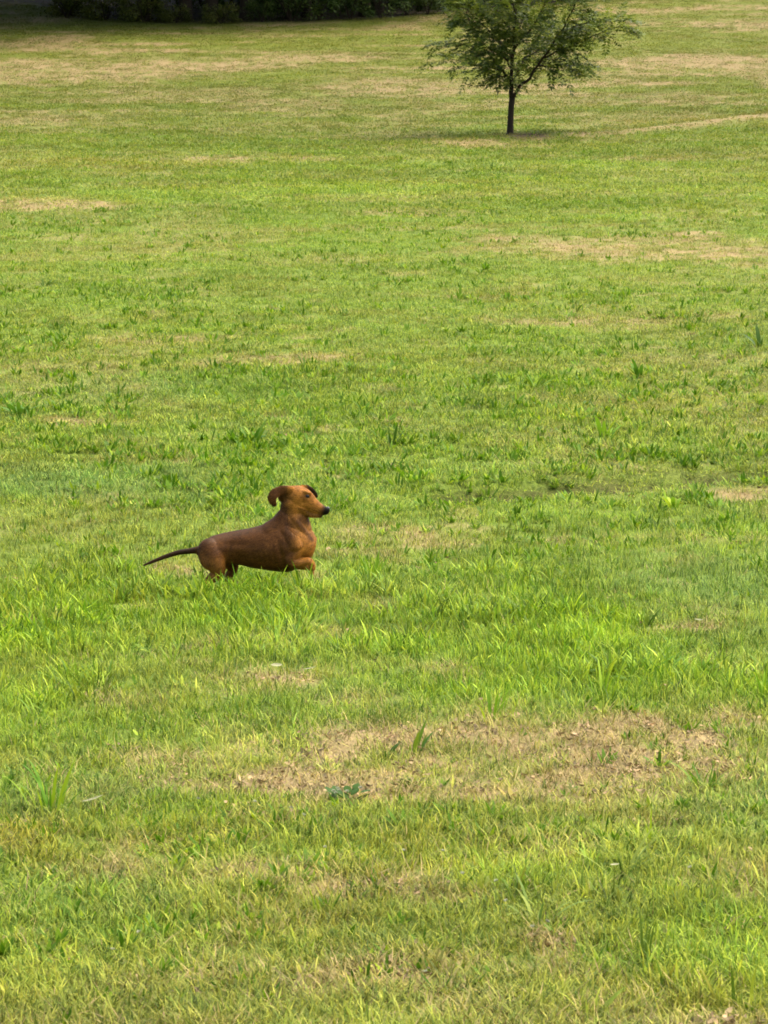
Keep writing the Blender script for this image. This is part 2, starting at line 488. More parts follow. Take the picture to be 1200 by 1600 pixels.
def scatter(name, pts, rot, scl, idx, tint, coll, label, cat):
    me = bpy.data.meshes.new(name)
    n = len(pts)
    me.vertices.add(n)
    me.vertices.foreach_set('co', pts.astype(np.float32).ravel())
    a = me.attributes.new('rot', 'FLOAT_VECTOR', 'POINT'); a.data.foreach_set('vector', rot.astype(np.float32).ravel())
    a = me.attributes.new('scl', 'FLOAT_VECTOR', 'POINT'); a.data.foreach_set('vector', scl.astype(np.float32).ravel())
    a = me.attributes.new('idx', 'INT', 'POINT'); a.data.foreach_set('value', idx.astype(np.int32))
    a = me.attributes.new('tint', 'FLOAT_COLOR', 'POINT')
    a.data.foreach_set('color', np.concatenate([tint, np.ones((n, 1))], 1).astype(np.float32).ravel())
    o = bpy.data.objects.new(name, me)
    COL.objects.link(o)
    ng = bpy.data.node_groups.new(name, 'GeometryNodeTree')
    ng.interface.new_socket('Geometry', in_out='INPUT', socket_type='NodeSocketGeometry')
    ng.interface.new_socket('Geometry', in_out='OUTPUT', socket_type='NodeSocketGeometry')
    gi = ng.nodes.new('NodeGroupInput'); go = ng.nodes.new('NodeGroupOutput')
    ci = ng.nodes.new('GeometryNodeCollectionInfo'); ci.inputs['Collection'].default_value = coll
    ci.inputs['Separate Children'].default_value = True; ci.inputs['Reset Children'].default_value = True
    ip = ng.nodes.new('GeometryNodeInstanceOnPoints')
    ip.inputs['Pick Instance'].default_value = True
    def named(nm, dt):
        q = ng.nodes.new('GeometryNodeInputNamedAttribute'); q.data_type = dt; q.inputs['Name'].default_value = nm
        return q.outputs['Attribute']
    e2r = ng.nodes.new('FunctionNodeEulerToRotation')
    ng.links.new(named('rot', 'FLOAT_VECTOR'), e2r.inputs[0])
    ng.links.new(gi.outputs[0], ip.inputs['Points'])
    ng.links.new(ci.outputs[0], ip.inputs['Instance'])
    ng.links.new(named('idx', 'INT'), ip.inputs['Instance Index'])
    ng.links.new(e2r.outputs[0], ip.inputs['Rotation'])
    ng.links.new(named('scl', 'FLOAT_VECTOR'), ip.inputs['Scale'])
    ng.links.new(ip.outputs[0], go.inputs[0])
    md = o.modifiers.new('grow', 'NODES'); md.node_group = ng
    tag(o, label, cat, kind='stuff')
    return o

def sample(n, y0, y1, power, margin=1.6):
    """points on the field in view (and a step to the side), density falling with distance"""
    ys = np.linspace(y0, y1, 4000)
    pdf = (margin + 0.140 * ys) * ys ** (-power)
    cdf = np.cumsum(pdf); cdf /= cdf[-1]
    y = np.interp(rng.random(n), cdf, ys)
    x = (rng.random(n) * 2 - 1) * (margin + 0.140 * y)
    return x, y

def place(x, y):
    return np.stack([x, y, height(x, y)], 1)

def yaw(n, tilt=0.12):
    return np.stack([rng.normal(0, tilt, n), rng.normal(0, tilt, n), rng.random(n) * 2 * np.pi], 1)

# tufts: three size classes so that far grass stays grass (same blade height, wider patch)
near_t = [tuft('grass_tuft_near_%d' % k, 11, 0.038, 0.022, 0.066, 0.0026, 0.0056, M_GRASS, (0.15, 1.35), (0.2, 1.7)) for k in range(6)]
mid_t = [tuft('grass_tuft_mid_%d' % k, 20, 0.085, 0.022, 0.060, 0.0045, 0.009, M_GRASS, (0.2, 1.35), (0.2, 1.5)) for k in range(5)]
far_t = [tuft('grass_tuft_wide_%d' % k, 30, 0.24, 0.03, 0.075, 0.010, 0.022, M_GRASS, (0.3, 1.4), (0.2, 1.3)) for k in range(5)]
c_near, c_mid, c_far = collection_of('near_tufts', near_t), collection_of('mid_tufts', mid_t), collection_of('wide_tufts', far_t)
DOG_X, DOG_Y = ground_at(400, 918)

def lawn(name, n, y0, y1, power, coll, nvar, keep_lo, keep_hi, label):
    x, y = sample(n, y0, y1, power)
    k = sstep(keep_lo[0], keep_lo[1], y) * (1 - sstep(keep_hi[0], keep_hi[1], y))
    sel = rng.random(n) < k
    x, y = x[sel], y[sel]
    dry, lng, blu, yel, rut = field(x, y)
    thin = np.clip(1 - 0.68 * sstep(.35, .95, dry) - 0.9 * rut, 0.06, 1)
    thin *= 1 - 0.93 * in_wood(x, y)
    thin *= 0.55 + 0.45 * sstep(.30, .5, fbm(x, y, 0.16, 93, 2))
    sel = rng.random(len(x)) < thin
    x, y, dry, lng, blu, yel = (q[sel] for q in (x, y, dry, lng, blu, yel))
    hs = 0.62 + 0.5 * fbm(x, y, 0.45, 95, 3) + 0.45 * lng - 0.38 * dry + 0.55 * rng.random(len(x)) ** 2 + 0.25 * sstep(9.5, 6, y) * fbm(x, y, 1.0, 96, 2)
    hs = np.clip(hs, 0.3, 1.9)
    hs *= (1 - 0.25 * sstep(50, 90, y)) * (1 - 0.22 * sstep(13.5, 17, y)) * (1 - 0.14 * sstep(9.5, 8, y))
    # trodden low under the dog
    ud = (np.abs(x - DOG_X) < 0.30) & (np.abs(y - DOG_Y) < 0.13)
    hs[ud] *= 0.6
    ws = 0.9 + 0.35 * rng.random(len(x))
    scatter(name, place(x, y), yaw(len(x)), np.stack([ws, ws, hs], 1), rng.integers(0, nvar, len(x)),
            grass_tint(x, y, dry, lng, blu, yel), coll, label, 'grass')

lawn('grass', 95000, 4.6, 19, 1.5, c_near, 6, (0, 1), (14, 19), 'fine short green grass of the near field around the dog')
lawn('grass', 100000, 13, 50, 1.4, c_mid, 5, (13.5, 18.5), (38, 50), 'short green grass of the middle of the field behind the dog')
lawn('grass', 90000, 36, 132, 1.0, c_far, 5, (36.5, 48), (131, 132), 'short olive green grass of the far slope below the wood')

# longer broad bladed grass
long_t = [tuft('broad_grass_%d' % k, 8, 0.035, 0.05, 0.125, 0.006, 0.0135, M_GRASS, (0.05, 0.75), (0.3, 1.5), 3) for k in range(6)]
rosette_t = [tuft('rosette_%d' % k, 9, 0.02, 0.03, 0.065, 0.010, 0.018, M_GRASS, (0.5, 1.15), (0.1, 0.6), 3, 'leaf') for k in range(4)]
c_long = collection_of('broad_grass', long_t + rosette_t)
n = 90000
x, y = sample(n, 4.8, 40, 1.3)
dry, lng, blu, yel, rut = field(x, y)
clump = sstep(.46, .66, fbm(x, y, 0.35, 101, 3))
pr = (0.75 * lng * (0.35 + 0.65 * clump) + 0.05 * clump) * (1 - sstep(30, 40, y)) * (1 - .9 * dry) * (1 - rut)
pr = np.where((np.abs(x - DOG_X) < 0.62) & (np.abs(y - DOG_Y + 0.24) < 0.18), 1.0, pr)
ud = (np.abs(x - DOG_X) < 0.34) & (y > DOG_Y - 0.07) & (y < DOG_Y + 0.16)
sel = (rng.random(n) < pr) & ~ud
x, y, dry, lng, blu, yel, clump = (q[sel] for q in (x, y, dry, lng, blu, yel, clump))
tint = grass_tint(x, y, dry, lng, blu, yel) * 1.05
bright = rng.random(len(x)) < 0.25
tint[bright] = tint[bright] * 0.6 + np.array([0.150, 0.250, 0.012]) * 0.5
s = np.clip(0.40 + 0.35 * lng + 0.25 * clump + 0.25 * rng.random(len(x)), .3, 1.15)
fr = (np.abs(x - DOG_X) < 0.62) & (np.abs(y - DOG_Y + 0.24) < 0.18)
s[fr] = 0.80 + 0.38 * rng.random(int(fr.sum()))
ws = s * (0.9 + .3 * rng.random(len(x)))
scatter('long_grass', place(x, y), yaw(len(x), .15), np.stack([ws, ws, s], 1), rng.integers(0, 10, len(x)), tint, c_long,
        'longer broad bladed bright green grass growing in front of the dog', 'grass')

# low broadleaf ground cover in the lawn (plantain, dandelion), darker or brighter than the grass
cover_t = [tuft('cover_%d' % k, 8, 0.012, 0.030, 0.070, 0.008, 0.017, M_GRASS, (0.35, 1.3), (0.0, 0.5), 3, 'leaf') for k in range(5)]
c_cover = collection_of('ground_cover', cover_t)
n = 60000
x, y = sample(n, 5, 62, 1.15)
dry, lng, blu, yel, rut = field(x, y)
cl_ = sstep(.46, .60, fbm(x, y, 1.1, 121, 4)) * sstep(.47, .60, fbm(x, y, .25, 123, 3))
sel = rng.random(n) < (0.045 + (0.75 + .25 * (y > 15)) * np.maximum(cl_, .7 * lng * (y > 14.5))) * (1 - .45 * sstep(24, 34, y)) * (1 - .85 * dry) * (1 - rut)
x, y, dry, lng, blu, yel = (q[sel] for q in (x, y, dry, lng, blu, yel))
tint = np.tile(LUSH, (len(x), 1)) * (0.50 + 0.55 * fbm(x, y, .35, 127, 2) + 0.25 * rng.random(len(x)))[:, None]
s = 0.40 + 0.60 * rng.random(len(x)) ** 1.7 + 0.20 * sstep(9, 15, y) + 0.05 * sstep(20, 45, y) + 0.40 * sstep(13.3, 16, y)
scatter('ground_cover', place(x, y), yaw(len(x), .15), np.stack([s, s, s], 1), rng.integers(0, 5, len(x)), tint, c_cover,
        'low broadleaf weeds growing in drifts through the lawn', 'ground cover')

# dry straw blades among the green
dry_t = [tuft('straw_tuft_%d' % k, 10, 0.045, 0.025, 0.075, 0.0016, 0.0034, M_DRY, (0.6, 1.5), (0.0, 0.5)) for k in range(5)]
c_dry = collection_of('straw', dry_t)
n = 105000
x, y = sample(n, 4.6, 60, 1.5)
dry, lng, blu, yel, rut = field(x, y)
pr = np.clip(0.08 + 0.9 * dry + 0.25 * yel, 0, 1) * (1 - 0.7 * lng) * (1 - rut)
sel = rng.random(n) < pr
x, y, dry = x[sel], y[sel], dry[sel]
tint = mix(np.tile(STRAW, (len(x), 1)), TAN * 0.9, rng.random(len(x))) * ((0.6 + 0.7 * rng.random(len(x))) * (1 - .3 * sstep(28, 45, y)))[:, None]
s = 0.6 + 0.6 * rng.random(len(x)) + 0.5 * sstep(15, 40, y)
scatter('dry_grass', place(x, y), yaw(len(x), .15), np.stack([s, s, s * .9], 1), rng.integers(0, 5, len(x)), tint, c_dry,
        'dry straw coloured blades scattered through the lawn and bare patches', 'dry grass')

# dead leaf crumbs on the bare patches
lit_t = [litter('leaf_crumbs_%d' % k, 9, 0.06, 0.008, 0.024, M_LITTER) for k in range(5)]
c_lit = collection_of('leaf_crumbs', lit_t)
n = 26000
x, y = sample(n, 4.8, 30, 1.6)
dry, lng, blu, yel, rut = field(x, y)
sel = rng.random(n) < np.clip(sstep(.3, .95, dry), 0, 1) * 0.9 + 0.01
x, y = x[sel], y[sel]
pink = np.array([0.300, 0.215, 0.100])
tint = mix(np.tile(TAN, (len(x), 1)), pink, rng.random(len(x))) * (0.55 + 0.7 * rng.random(len(x)) ** 1.5)[:, None]
s = 0.7 + 0.6 * rng.random(len(x))
scatter('leaf_litter', place(x, y), yaw(len(x), .1), np.stack([s, s, s], 1), rng.integers(0, 5, len(x)), tint, c_lit,
        'crumbs of dead tan leaves lying on the bare patches', 'leaf litter')

# ------------------------------------------------------------------ tubes for trunks and limbs
def tube(V, F, pts, radii, sides=8, var=None, A=None):
    pts = [Vector(p) for p in pts]
    rings = []
    up = Vector((0.31, 0.2, 0.93))
    for i, p in enumerate(pts):
        t = (pts[min(i + 1, len(pts) - 1)] - pts[max(i - 1, 0)]).normalized()
        a = t.cross(up)
        if a.length < 1e-3: a = t.cross(Vector((1, 0, 0)))
        a.normalize(); b = t.cross(a)
        ring = []
        for k in range(sides):
            w = 2 * math.pi * k / sides
            ring.append(len(V)); V.append(np.array(p + (a * math.cos(w) + b * math.sin(w)) * radii[i]))
            if A is not None: A.append(var)
        rings.append(ring)
    for r0, r1 in zip(rings, rings[1:]):
        for k in range(sides):
            F.append((r0[k], r0[(k + 1) % sides], r1[(k + 1) % sides], r1[k]))
    F.append(tuple(rings[-1])); F.append(tuple(reversed(rings[0])))

# ------------------------------------------------------------------ the small tree up the slope
TX, TY = ground_at(797, 212)
PXM = F_PX / TY                                     # photo pixels per metre at the tree
def tp(px, py, dy=0.0):                             # tree-local point (x right, y away, z up)
    return Vector(((px - 797) / PXM, dy, (212 - py) / PXM))
tree = empty('young_tree', (TX, TY, hz(TX, TY)))
tag(tree, 'small young tree with slim trunk and spreading feathery crown on the slope', 'tree')
RT = random.Random(23)
V, F = [], []
tube(V, F, [tp(796.5, 218), tp(797, 208), tp(797.5, 190), tp(798.5, 168), tp(800, 154)], [.105, .075, .064, .060, .062], 10)
link_mesh('trunk', V, F, M_BARK, tree, smooth=True)
limbs = []
def limb(pts, r0, r1):
    pts = [Vector(p) for p in pts]
    fine = []
    for a, b in zip(pts, pts[1:]):
        for k in range(3):
            t = k / 3
            fine.append(a.lerp(b, t) + Vector((RT.gauss(0, .012), RT.gauss(0, .012), RT.gauss(0, .012))))
    fine.append(pts[-1])
    fine[0] = pts[0]
    limbs.append((fine, [r0 + (r1 - r0) * i / (len(fine) - 1) for i in range(len(fine))]))
    return fine
main = [
    limb([tp(800, 157), tp(798, 140), tp(800, 110, .1), tp(803, 60, .1), tp(806, 0, .0), tp(808, -70, .1), tp(806, -125, 0)], .055, .010),
    limb([tp(800, 156), tp(812, 138, -.1), tp(826, 122, -.2), tp(845, 95, -.3), tp(868, 62, -.45), tp(893, 20, -.6), tp(905, -40, -.5)], .042, .008),
    limb([tp(799, 130), tp(780, 105, .1), tp(758, 80, .2), tp(735, 40, .3), tp(722, -10, .4), tp(720, -60, .4)], .032, .007),
    limb([tp(801, 112, .1), tp(785, 92, -.4), tp(760, 88, -.8), tp(728, 80, -.9)], .022, .006),
    limb([tp(799, 128), tp(782, 112, .1), tp(758, 106, .2), tp(730, 98, .4), tp(704, 92, .4)], .022, .005),
    limb([tp(806, 120, .1), tp(822, 92, .5), tp(850, 70, .9), tp(880, 52, 1.1), tp(915, 40, 1.2)], .024, .006),
    limb([tp(845, 95, -.3), tp(880, 80, -.3), tp(915, 64, -.2), tp(945, 50, -.1), tp(968, 46, .1)], .020, .004),
    limb([tp(835, 108, -.25), tp(860, 104, .0), tp(885, 102, .2), tp(906, 103, .3)], .016, .004),
    limb([tp(803, 60, .1), tp(780, 20, .6), tp(760, -30, .9), tp(745, -80, .9)], .022, .006),
    limb([tp(803, 60, .1), tp(830, 10, .8), tp(850, -50, 1.1), tp(860, -95, 1.0)], .022, .006),
    limb([tp(803, 70, .1), tp(800, 30, -.7), tp(790, -20, -1.1), tp(785, -70, -1.1)], .022, .006),
    limb([tp(803, 80, .1), tp(828, 50, -.9), tp(850, 10, -1.3), tp(862, -40, -1.3)], .022, .006),
    limb([tp(792, 122), tp(776, 120, -.3), tp(766, 120, -.5), tp(758, 126, -.55)], .014, .004),
    limb([tp(803, 95, .1), tp(770, 60, -.5), tp(735, 30, -.7), tp(712, 0, -.8)], .020, .005),
    limb([tp(758, 80, .2), tp(735, 72, .3), tp(712, 70, .4), tp(690, 68, .4)], .012, .004),
    limb([tp(868, 62, -.45), tp(895, 45, -.3), tp(925, 36, -.2), tp(955, 40, 0)], .012, .004),
]
for pts, rad in limbs:
    V, F = [], []
    tube(V, F, pts, rad, 6)
    link_mesh('branch', V, F, M_BARK, tree, smooth=True)

V, F, A = [], [], []
VT, FT = [], []
def leaflet(c, ax, nrm, L, w, v):
    s = ax.cross(nrm).normalized()
    i = len(V)
    for q in (c, c + ax * L * .45 - s * w / 2, c + ax * L * .45 + s * w / 2, c + ax * L):
        V.append(np.array(q)); A.append(v)
    F.append((i, i + 1, i + 3)); F.append((i, i + 3, i + 2))
def frond(base, d, L, v):
    """a drooping compound leaf: leaflets in pairs along a stalk"""
    p = base.copy(); d = d.normalized()
    nseg = 7
    side = d.cross(Vector((0, 0, 1)))
    if side.length < 1e-3: side = Vector((1, 0, 0))
    side.normalize()
    for k in range(nseg):
        d = (d + Vector((0, 0, -0.05))).normalized()
        p = p + d * L / nseg
        if k < 1: continue
        up = side.cross(d).normalized()
        for sgn in (-1, 1):
            ax = (side * sgn * 0.9 + d * .55 + up * RT.gauss(0, .25)).normalized()
            nr = (up + Vector((RT.gauss(0, .3), RT.gauss(0, .3), RT.gauss(0, .3)))).normalized()
            leaflet(p, ax, nr, RT.uniform(.075, .13), RT.uniform(.032, .055), min(max(v + RT.gauss(0, .16), 0), 1))
    leaflet(p, d, side.cross(d), .11, .045, v)
CTR = tp(812, 40)
def twigs(pts, start, per):
    n = len(pts)
    for i in range(1, n):
        t = i / (n - 1)
        if t < start: continue
        a, b = pts[i - 1], pts[i]
        for _ in range(per):
            p = a.lerp(b, RT.random())
            out = (p - CTR); out.z *= 0.3
            along = (b - a).normalized()
            d = (out.normalized() * RT.uniform(.2, 1.0) + along * RT.uniform(0, .8) + Vector((RT.gauss(0, .7), RT.gauss(0, .7), RT.gauss(0.1, .4)))).normalized()
            tl = RT.uniform(.10, .45)
            e = p + d * tl
            tube(VT, FT, [p, p.lerp(e, .5) + Vector((0, 0, .02)), e], [.005, .004, .003], 3)
            v = RT.random() * .75 + (0.2 if e.z > 2.4 else 0)
            for q in range(RT.choice((2, 3, 3))):
                dd = (d + Vector((RT.gauss(0, .6), RT.gauss(0, .6), RT.gauss(-.05, .3)))).normalized()
                frond(p.lerp(e, RT.uniform(.4, 1)), dd, RT.uniform(.28, .48), v)
for k, pts in enumerate(main):
    twigs(pts, 0.45 if k == 1 else (0.30 if k == 0 else 0.22), (7 if k < 2 else 5) if k < 3 else (0 if k == 12 else 1 if k in (4, 14) else 2 if k in (6, 7) else 3 if k in (3, 15) else 8 if k in (8, 9, 10, 11, 13) else 6))
link_mesh('crown', V, F, M_TREE, tree, var=A)
tw = link_mesh('twigs', VT, FT, M_BARK, tree); tw['kind'] = 'stuff'

# ------------------------------------------------------------------ the wood at the top of the field
def leaf_mass(name, n, fn, size, mat, seed, droop=0.3):
    r = random.Random(seed)
    V, F, A = [], [], []
    for _ in range(n):
        c, v = fn(r)
        L = r.uniform(.6, 1.3) * size; w = L * r.uniform(.35, .6)
        ax = Vector((r.gauss(0, 1), r.gauss(0, 1), r.gauss(-droop, .5))).normalized()
        nr = Vector((r.gauss(0, .6), r.gauss(0, .6), 1))
        s = ax.cross(nr).normalized()
        i = len(V)
        c = Vector(c)
        for q in (c - ax * L / 2, c - s * w / 2, c + s * w / 2, c + ax * L / 2):
            V.append(np.array(q)); A.append(v)
        F += [(i, i + 1, i + 3), (i, i + 3, i + 2)]
    return V, F, A

def crown_fn(rx, rz, cz, nclump, seed):
    r0 = random.Random(seed)
    cl = []
    for _ in range(nclump):
        d = Vector((r0.gauss(0, 1), r0.gauss(0, 1), r0.gauss(0, 1))).normalized() * r0.uniform(.45, 1) 
        cl.append((Vector((d.x * rx, d.y * rx, cz + d.z * rz)), r0.uniform(.5, 1.1), r0.random()))
    def fn(r):
        c, s, v = cl[r.randrange(len(cl))]
        d = Vector((r.gauss(0, 1), r.gauss(0, 1), r.gauss(0, .8))).normalized() * s * r.uniform(.4, 1.05)
        return c + d, min(max(v * .6 + r.random() * .4, 0), 1)
    return fn

def make_wood_tree(seed, h, rx, cz, rz, mat):
    root = empty('woodland_tree', (0, 0, 0))
    r = random.Random(seed)
    V, F = [], []
    tube(V, F, [(0, 0, -.3), (0, 0, .2), (r.gauss(0, .1), r.gauss(0, .1), h * .3), (r.gauss(0, .25), r.gauss(0, .25), h * .65), (0, 0, h * .9)], [.34, .22, .18, .12, .04], 8)
    for k in range(6):
        a = r.uniform(0, 6.28); z0 = r.uniform(.2, .6) * h
        tube(V, F, [(0, 0, z0), (math.cos(a) * rx * .4, math.sin(a) * rx * .4, z0 + .6), (math.cos(a) * rx * .85, math.sin(a) * rx * .85, z0 + r.uniform(.3, 1.6))], [.08, .05, .02], 5)
    link_mesh('trunk', V, F, M_BARK, root, smooth=True)
    V, F, A = leaf_mass('crown', int(4200 * (rx / 3.6) ** 1.6), crown_fn(rx, rz, cz, int(46 * (rx / 3.6) ** 1.5), seed), .42 if rx < 5 else .6, mat, seed)
    link_mesh('crown', V, F, mat, root, var=A)
    return root

def make_bush(seed, rx, h, mat, n=1600, size=.15):
    root = empty('woodland_bush', (0, 0, 0))
    r = random.Random(seed)
    V, F = [], []
    for k in range(7):
        a = r.uniform(0, 6.28); q = r.uniform(.3, .8) * rx
        tube(V, F, [(0, 0, -.1), (math.cos(a) * q * .4, math.sin(a) * q * .4, h * .4), (math.cos(a) * q, math.sin(a) * q, h * .85)], [.03, .02, .008], 4)
    link_mesh('stem', V, F, M_BARK, root)
    def fn(r, cl=[(r.uniform(-.8, .8) * rx, r.uniform(-.5, .5) * rx, r.uniform(.12, .85) * h, r.uniform(.25, .5), r.random()) for _ in range(22)]):
        c = cl[r.randrange(len(cl))]
        d = Vector((r.gauss(0, 1), r.gauss(0, 1), r.gauss(0, .8))).normalized() * c[3] * r.uniform(.3, 1.05)
        return (c[0] + d.x, c[1] + d.y, max(c[2] + d.z, .03)), min(max(c[4] * .6 + r.random() * .4, 0), 1)
    V, F, A = leaf_mass('foliage', n, fn, size, mat, seed)
    link_mesh('foliage', V, F, mat, root, var=A)
    return root

def copy_tree(o):
    c = o.copy(); COL.objects.link(c)
    for ch in list(o.children):
        d = ch.copy(); COL.objects.link(d); d.parent = c
    return c

woodA = make_wood_tree(31, 10.0, 3.6, 5.2, 3.6, M_WOOD_LEAF)
woodC = make_wood_tree(35, 11.0, 6.6, 6.4, 3.4, M_WOOD_LEAF2)
woodB = make_wood_tree(37, 8.5, 3.3, 4.6, 3.0, M_WOOD_LEAF2)
bushA = make_bush(41, 1.3, 1.5, M_WOOD_LEAF)
bushB = make_bush(43, 1.1, 1.1, M_WOOD_LEAF2)
bushC = make_bush(47, 1.6, 2.0, M_WOOD_LEAF)
# photo x, ground line y, how far behind the line, which, scale, turn
TREES = [(-140, 66, 0, woodC, 1.05), (-60, 14, .5, woodC, 1.2), (104, 28, 1.2, woodC, 1.3), (225, 34, .9, woodC, 1.3), (330, 34, 1.0, woodC, 1.2), (455, 33, 1.2, woodC, 1.1), (590, 26, 1.2, woodC, 1.0), (290, 34, 1.0, woodA, 1.25), (385, 34, 1, woodA, 1.2), (480, 32, 2, woodA, .95),
         (570, 28, 1, woodA, 1.05), (660, 22, 2, woodA, 1.0), (760, 12, 2, woodA, 1.0), (870, 5, 2, woodB, 1.0), (980, -3, 3, woodA, 1.0),
         (335, 34, 5, woodA, 1.1), (430, 33, 5.5, woodA, 1.1), (525, 29, 5, woodA, 1.1), (615, 24, 5.5, woodA, 1.1), (240, 32, 5, woodB, 1.1), (120, 26, 5, woodB, 1.1), (710, 16, 6, woodA, 1.1),
         (330, 30, 10, woodA, 1.2), (520, 26, 10, woodA, 1.2), (140, 20, 10, woodA, 1.15), (700, 14, 12, woodA, 1.2), (-40, 6, 10, woodB, 1.2), (430, 28, 15, woodB, 1.3), (240, 24, 15, woodB, 1.3), (610, 20, 16, woodB, 1.3), (1090, -14, 6, woodB, 1.0)]
first = {}
for px, py, back, src, s in TREES:
    gx, gy = ground_at(px, py)
    gy2 = gy + back; gx2 = gx * gy2 / gy
    o = src if src not in first else copy_tree(src)
    first[src] = 1
    o.location = (gx2, gy2, hz(gx2, gy2))
    o.rotation_euler = (0, 0, random.uniform(0, 6.28))
    o.scale = (s, s, s)
    tag(o, ('dark leafy tree of the wood at the top of the field' if src is woodA else 'wide crowned tree overhanging the upper edge of the field' if src is woodC else 'olive leafy tree of the wood at the top of the field'), 'tree', 'trees of the wood at the top of the field')
BUSHES = [(105, 30, bushB, .8), (165, 35, bushB, .95), (225, 36, bushB, .9), (275, 37, bushB, .6), (345, 37, bushB, .7), (410, 36, bushA, .5), (455, 36, bushA, .95), (500, 34, bushC, .75), (548, 32, bushA, .9),
          (595, 29, bushC, .7), (636, 26, bushA, .9), (668, 23, bushA, .55), (694, 19, bushA, .45), (735, 16, bushC, .8), (790, 12, bushA, .9), (850, 7, bushC, .8), (915, 4, bushA, .8), (960, 1, bushB, .8), (1030, -5, bushB, .8),
          (320, 22, bushC, 1.0), (370, 21, bushC, 1.0), (420, 20, bushC, 1.0), (475, 19, bushC, 1.1), (525, 17, bushC, 1.0), (575, 14, bushC, 1.1), (625, 10, bushC, 1.0)]
for px, py, src, s in BUSHES:
    py += random.uniform(-3.5, 3.5); s *= random.uniform(.85, 1.15)
    gx, gy = ground_at(px, py)
    gx, gy = gx * (gy + .5) / gy, gy + .5
    o = src if src not in first else copy_tree(src)
    first[src] = 1
    o.location = (gx, gy, hz(gx, gy))
    o.rotation_euler = (0, 0, random.uniform(-.6, .6))
    o.scale = (s, s, s)
    lab = {id(bushA): 'dark low bush at the foot of the wood', id(bushB): 'olive low bush at the foot of the wood', id(bushC): 'dark tall bush at the foot of the wood'}[id(src)]
    tag(o, lab, 'bush', 'bushes along the foot of the wood')

# ------------------------------------------------------------------ the dog
DPX = F_PX / DOG_Y                                   # photo pixels per metre at the dog
DZ = hz(DOG_X, DOG_Y)
dog = empty('dog', (DOG_X, DOG_Y, DZ))
tag(dog, 'reddish brown short legged dog bounding to the right through the grass', 'dog')
def dp(px, py, dy=0.0):
    """dog-local point: x right, y away from the camera (given in photo pixels too), z up"""
    return Vector(((px - 400) / DPX, dy / DPX, (918 - py) / DPX))

def ring_loft(bm, rings):
    """rings: (centre, axis u, half u, axis v, half v) joined into a closed skin"""
    sides = 44
    loops = []
    for c, u, hu, v, hv in rings:
        loops.append([bm.verts.new(c + u * hu * math.cos(2 * math.pi * k / sides) + v * hv * math.sin(2 * math.pi * k / sides)) for k in range(sides)])
    for a, b in zip(loops, loops[1:]):
        for k in range(sides):
            bm.faces.new((a[k], a[(k + 1) % sides], b[(k + 1) % sides], b[k]))
    bm.faces.new(list(reversed(loops[0]))); bm.faces.new(loops[-1])

def limb_loft(bm, stations, c0=1.0, c1=1.0):
    """stations: (px, py, dy, in-plane radius px, sideways radius px); interpolated with a smooth curve"""
    st = np.array(stations, float)
    t = np.concatenate([[0], np.cumsum(np.linalg.norm(np.diff(st[:, :3], axis=0), axis=1) + 1e-6)])
    m = max(8, int(t[-1] / 2.5))
    tt = np.linspace(0, t[-1], m)
    # catmull-rom through the stations
    tang = np.gradient(st, t, axis=0)
    out = []
    for q in tt:
        i = min(max(np.searchsorted(t, q, side='right') - 1, 0), len(t) - 2)
        hgt = t[i + 1] - t[i]; s = (q - t[i]) / hgt
        h00, h10, h01, h11 = 2*s**3-3*s**2+1, s**3-2*s**2+s, -2*s**3+3*s**2, s**3-s**2
        out.append(h00 * st[i] + h10 * hgt * tang[i] + h01 * st[i + 1] + h11 * hgt * tang[i + 1])
    out = np.array(out)
    rings = []
    n = len(out)
    for i in range(n):
        a, b = out[max(i - 1, 0)], out[min(i + 1, n - 1)]
        d = Vector((b[0] - a[0], b[2] - a[2], -(b[1] - a[1]))).normalized()
        side = Vector((0, 1, 0))
        u = side.cross(d)
        if u.length < 1e-3: u = Vector((1, 0, 0))
        u.normalize(); v = d.cross(u).normalized()
        ru, rv = max(out[i][3], .6), max(out[i][4], .6)
        # rounded ends
        rings.append((dp(out[i][0], out[i][1], out[i][2]), u, ru / DPX, v, rv / DPX))
    c, u, ru, v, rv = rings[0]
    d0 = (rings[0][0] - rings[1][0]).normalized(); d1 = (rings[-1][0] - rings[-2][0]).normalized()
    cap = lambda R_, d, e: [(R_[0] + d * R_[2] * k * e, R_[1], R_[2] * math.sqrt(1 - k * k), R_[3], R_[4] * math.sqrt(1 - k * k)) for k in (.4, .7, .9, .985)]
    rings = list(reversed(cap(rings[0], d0, c0))) + rings + cap(rings[-1], d1, c1)
    ring_loft(bm, rings)

bm = bmesh.new()
# trunk of the body: photo x, top y, bottom y, half width
TORSO = [(313, 851, 869, 11), (320, 845, 881, 20), (332, 839, 887, 26), (350, 833.5, 884, 25), (372, 828.5, 883, 23.5), (400, 823, 888.5, 27.5),
         (425, 816.5, 892.5, 31), (445, 812, 894, 33), (463, 814, 891, 31), (477, 824, 886, 26), (486, 836, 880, 20)]
limb_loft(bm, [(x, (a + b) / 2, 0, (b - a) / 2, w) for x, a, b, w in TORSO], .5, .3)
# forechest
limb_loft(bm, [(462, 848, 0, 26, 26), (474, 853, 0, 21, 20), (480, 856, 0, 16, 15)], .3, .8)
# neck
limb_loft(bm, [(454, 848, 0, 33, 28), (460, 832, 0, 29, 23), (460, 818, -1, 25.5, 20), (459, 804, -2, 22, 17.5), (460, 790, -3, 20, 16)])
limb_loft(bm, [(408, 850, 0, 24, 24), (428, 838, 0, 25, 26), (444, 824, -1, 23, 22), (455, 808, -2, 21, 18)], .5, .5)
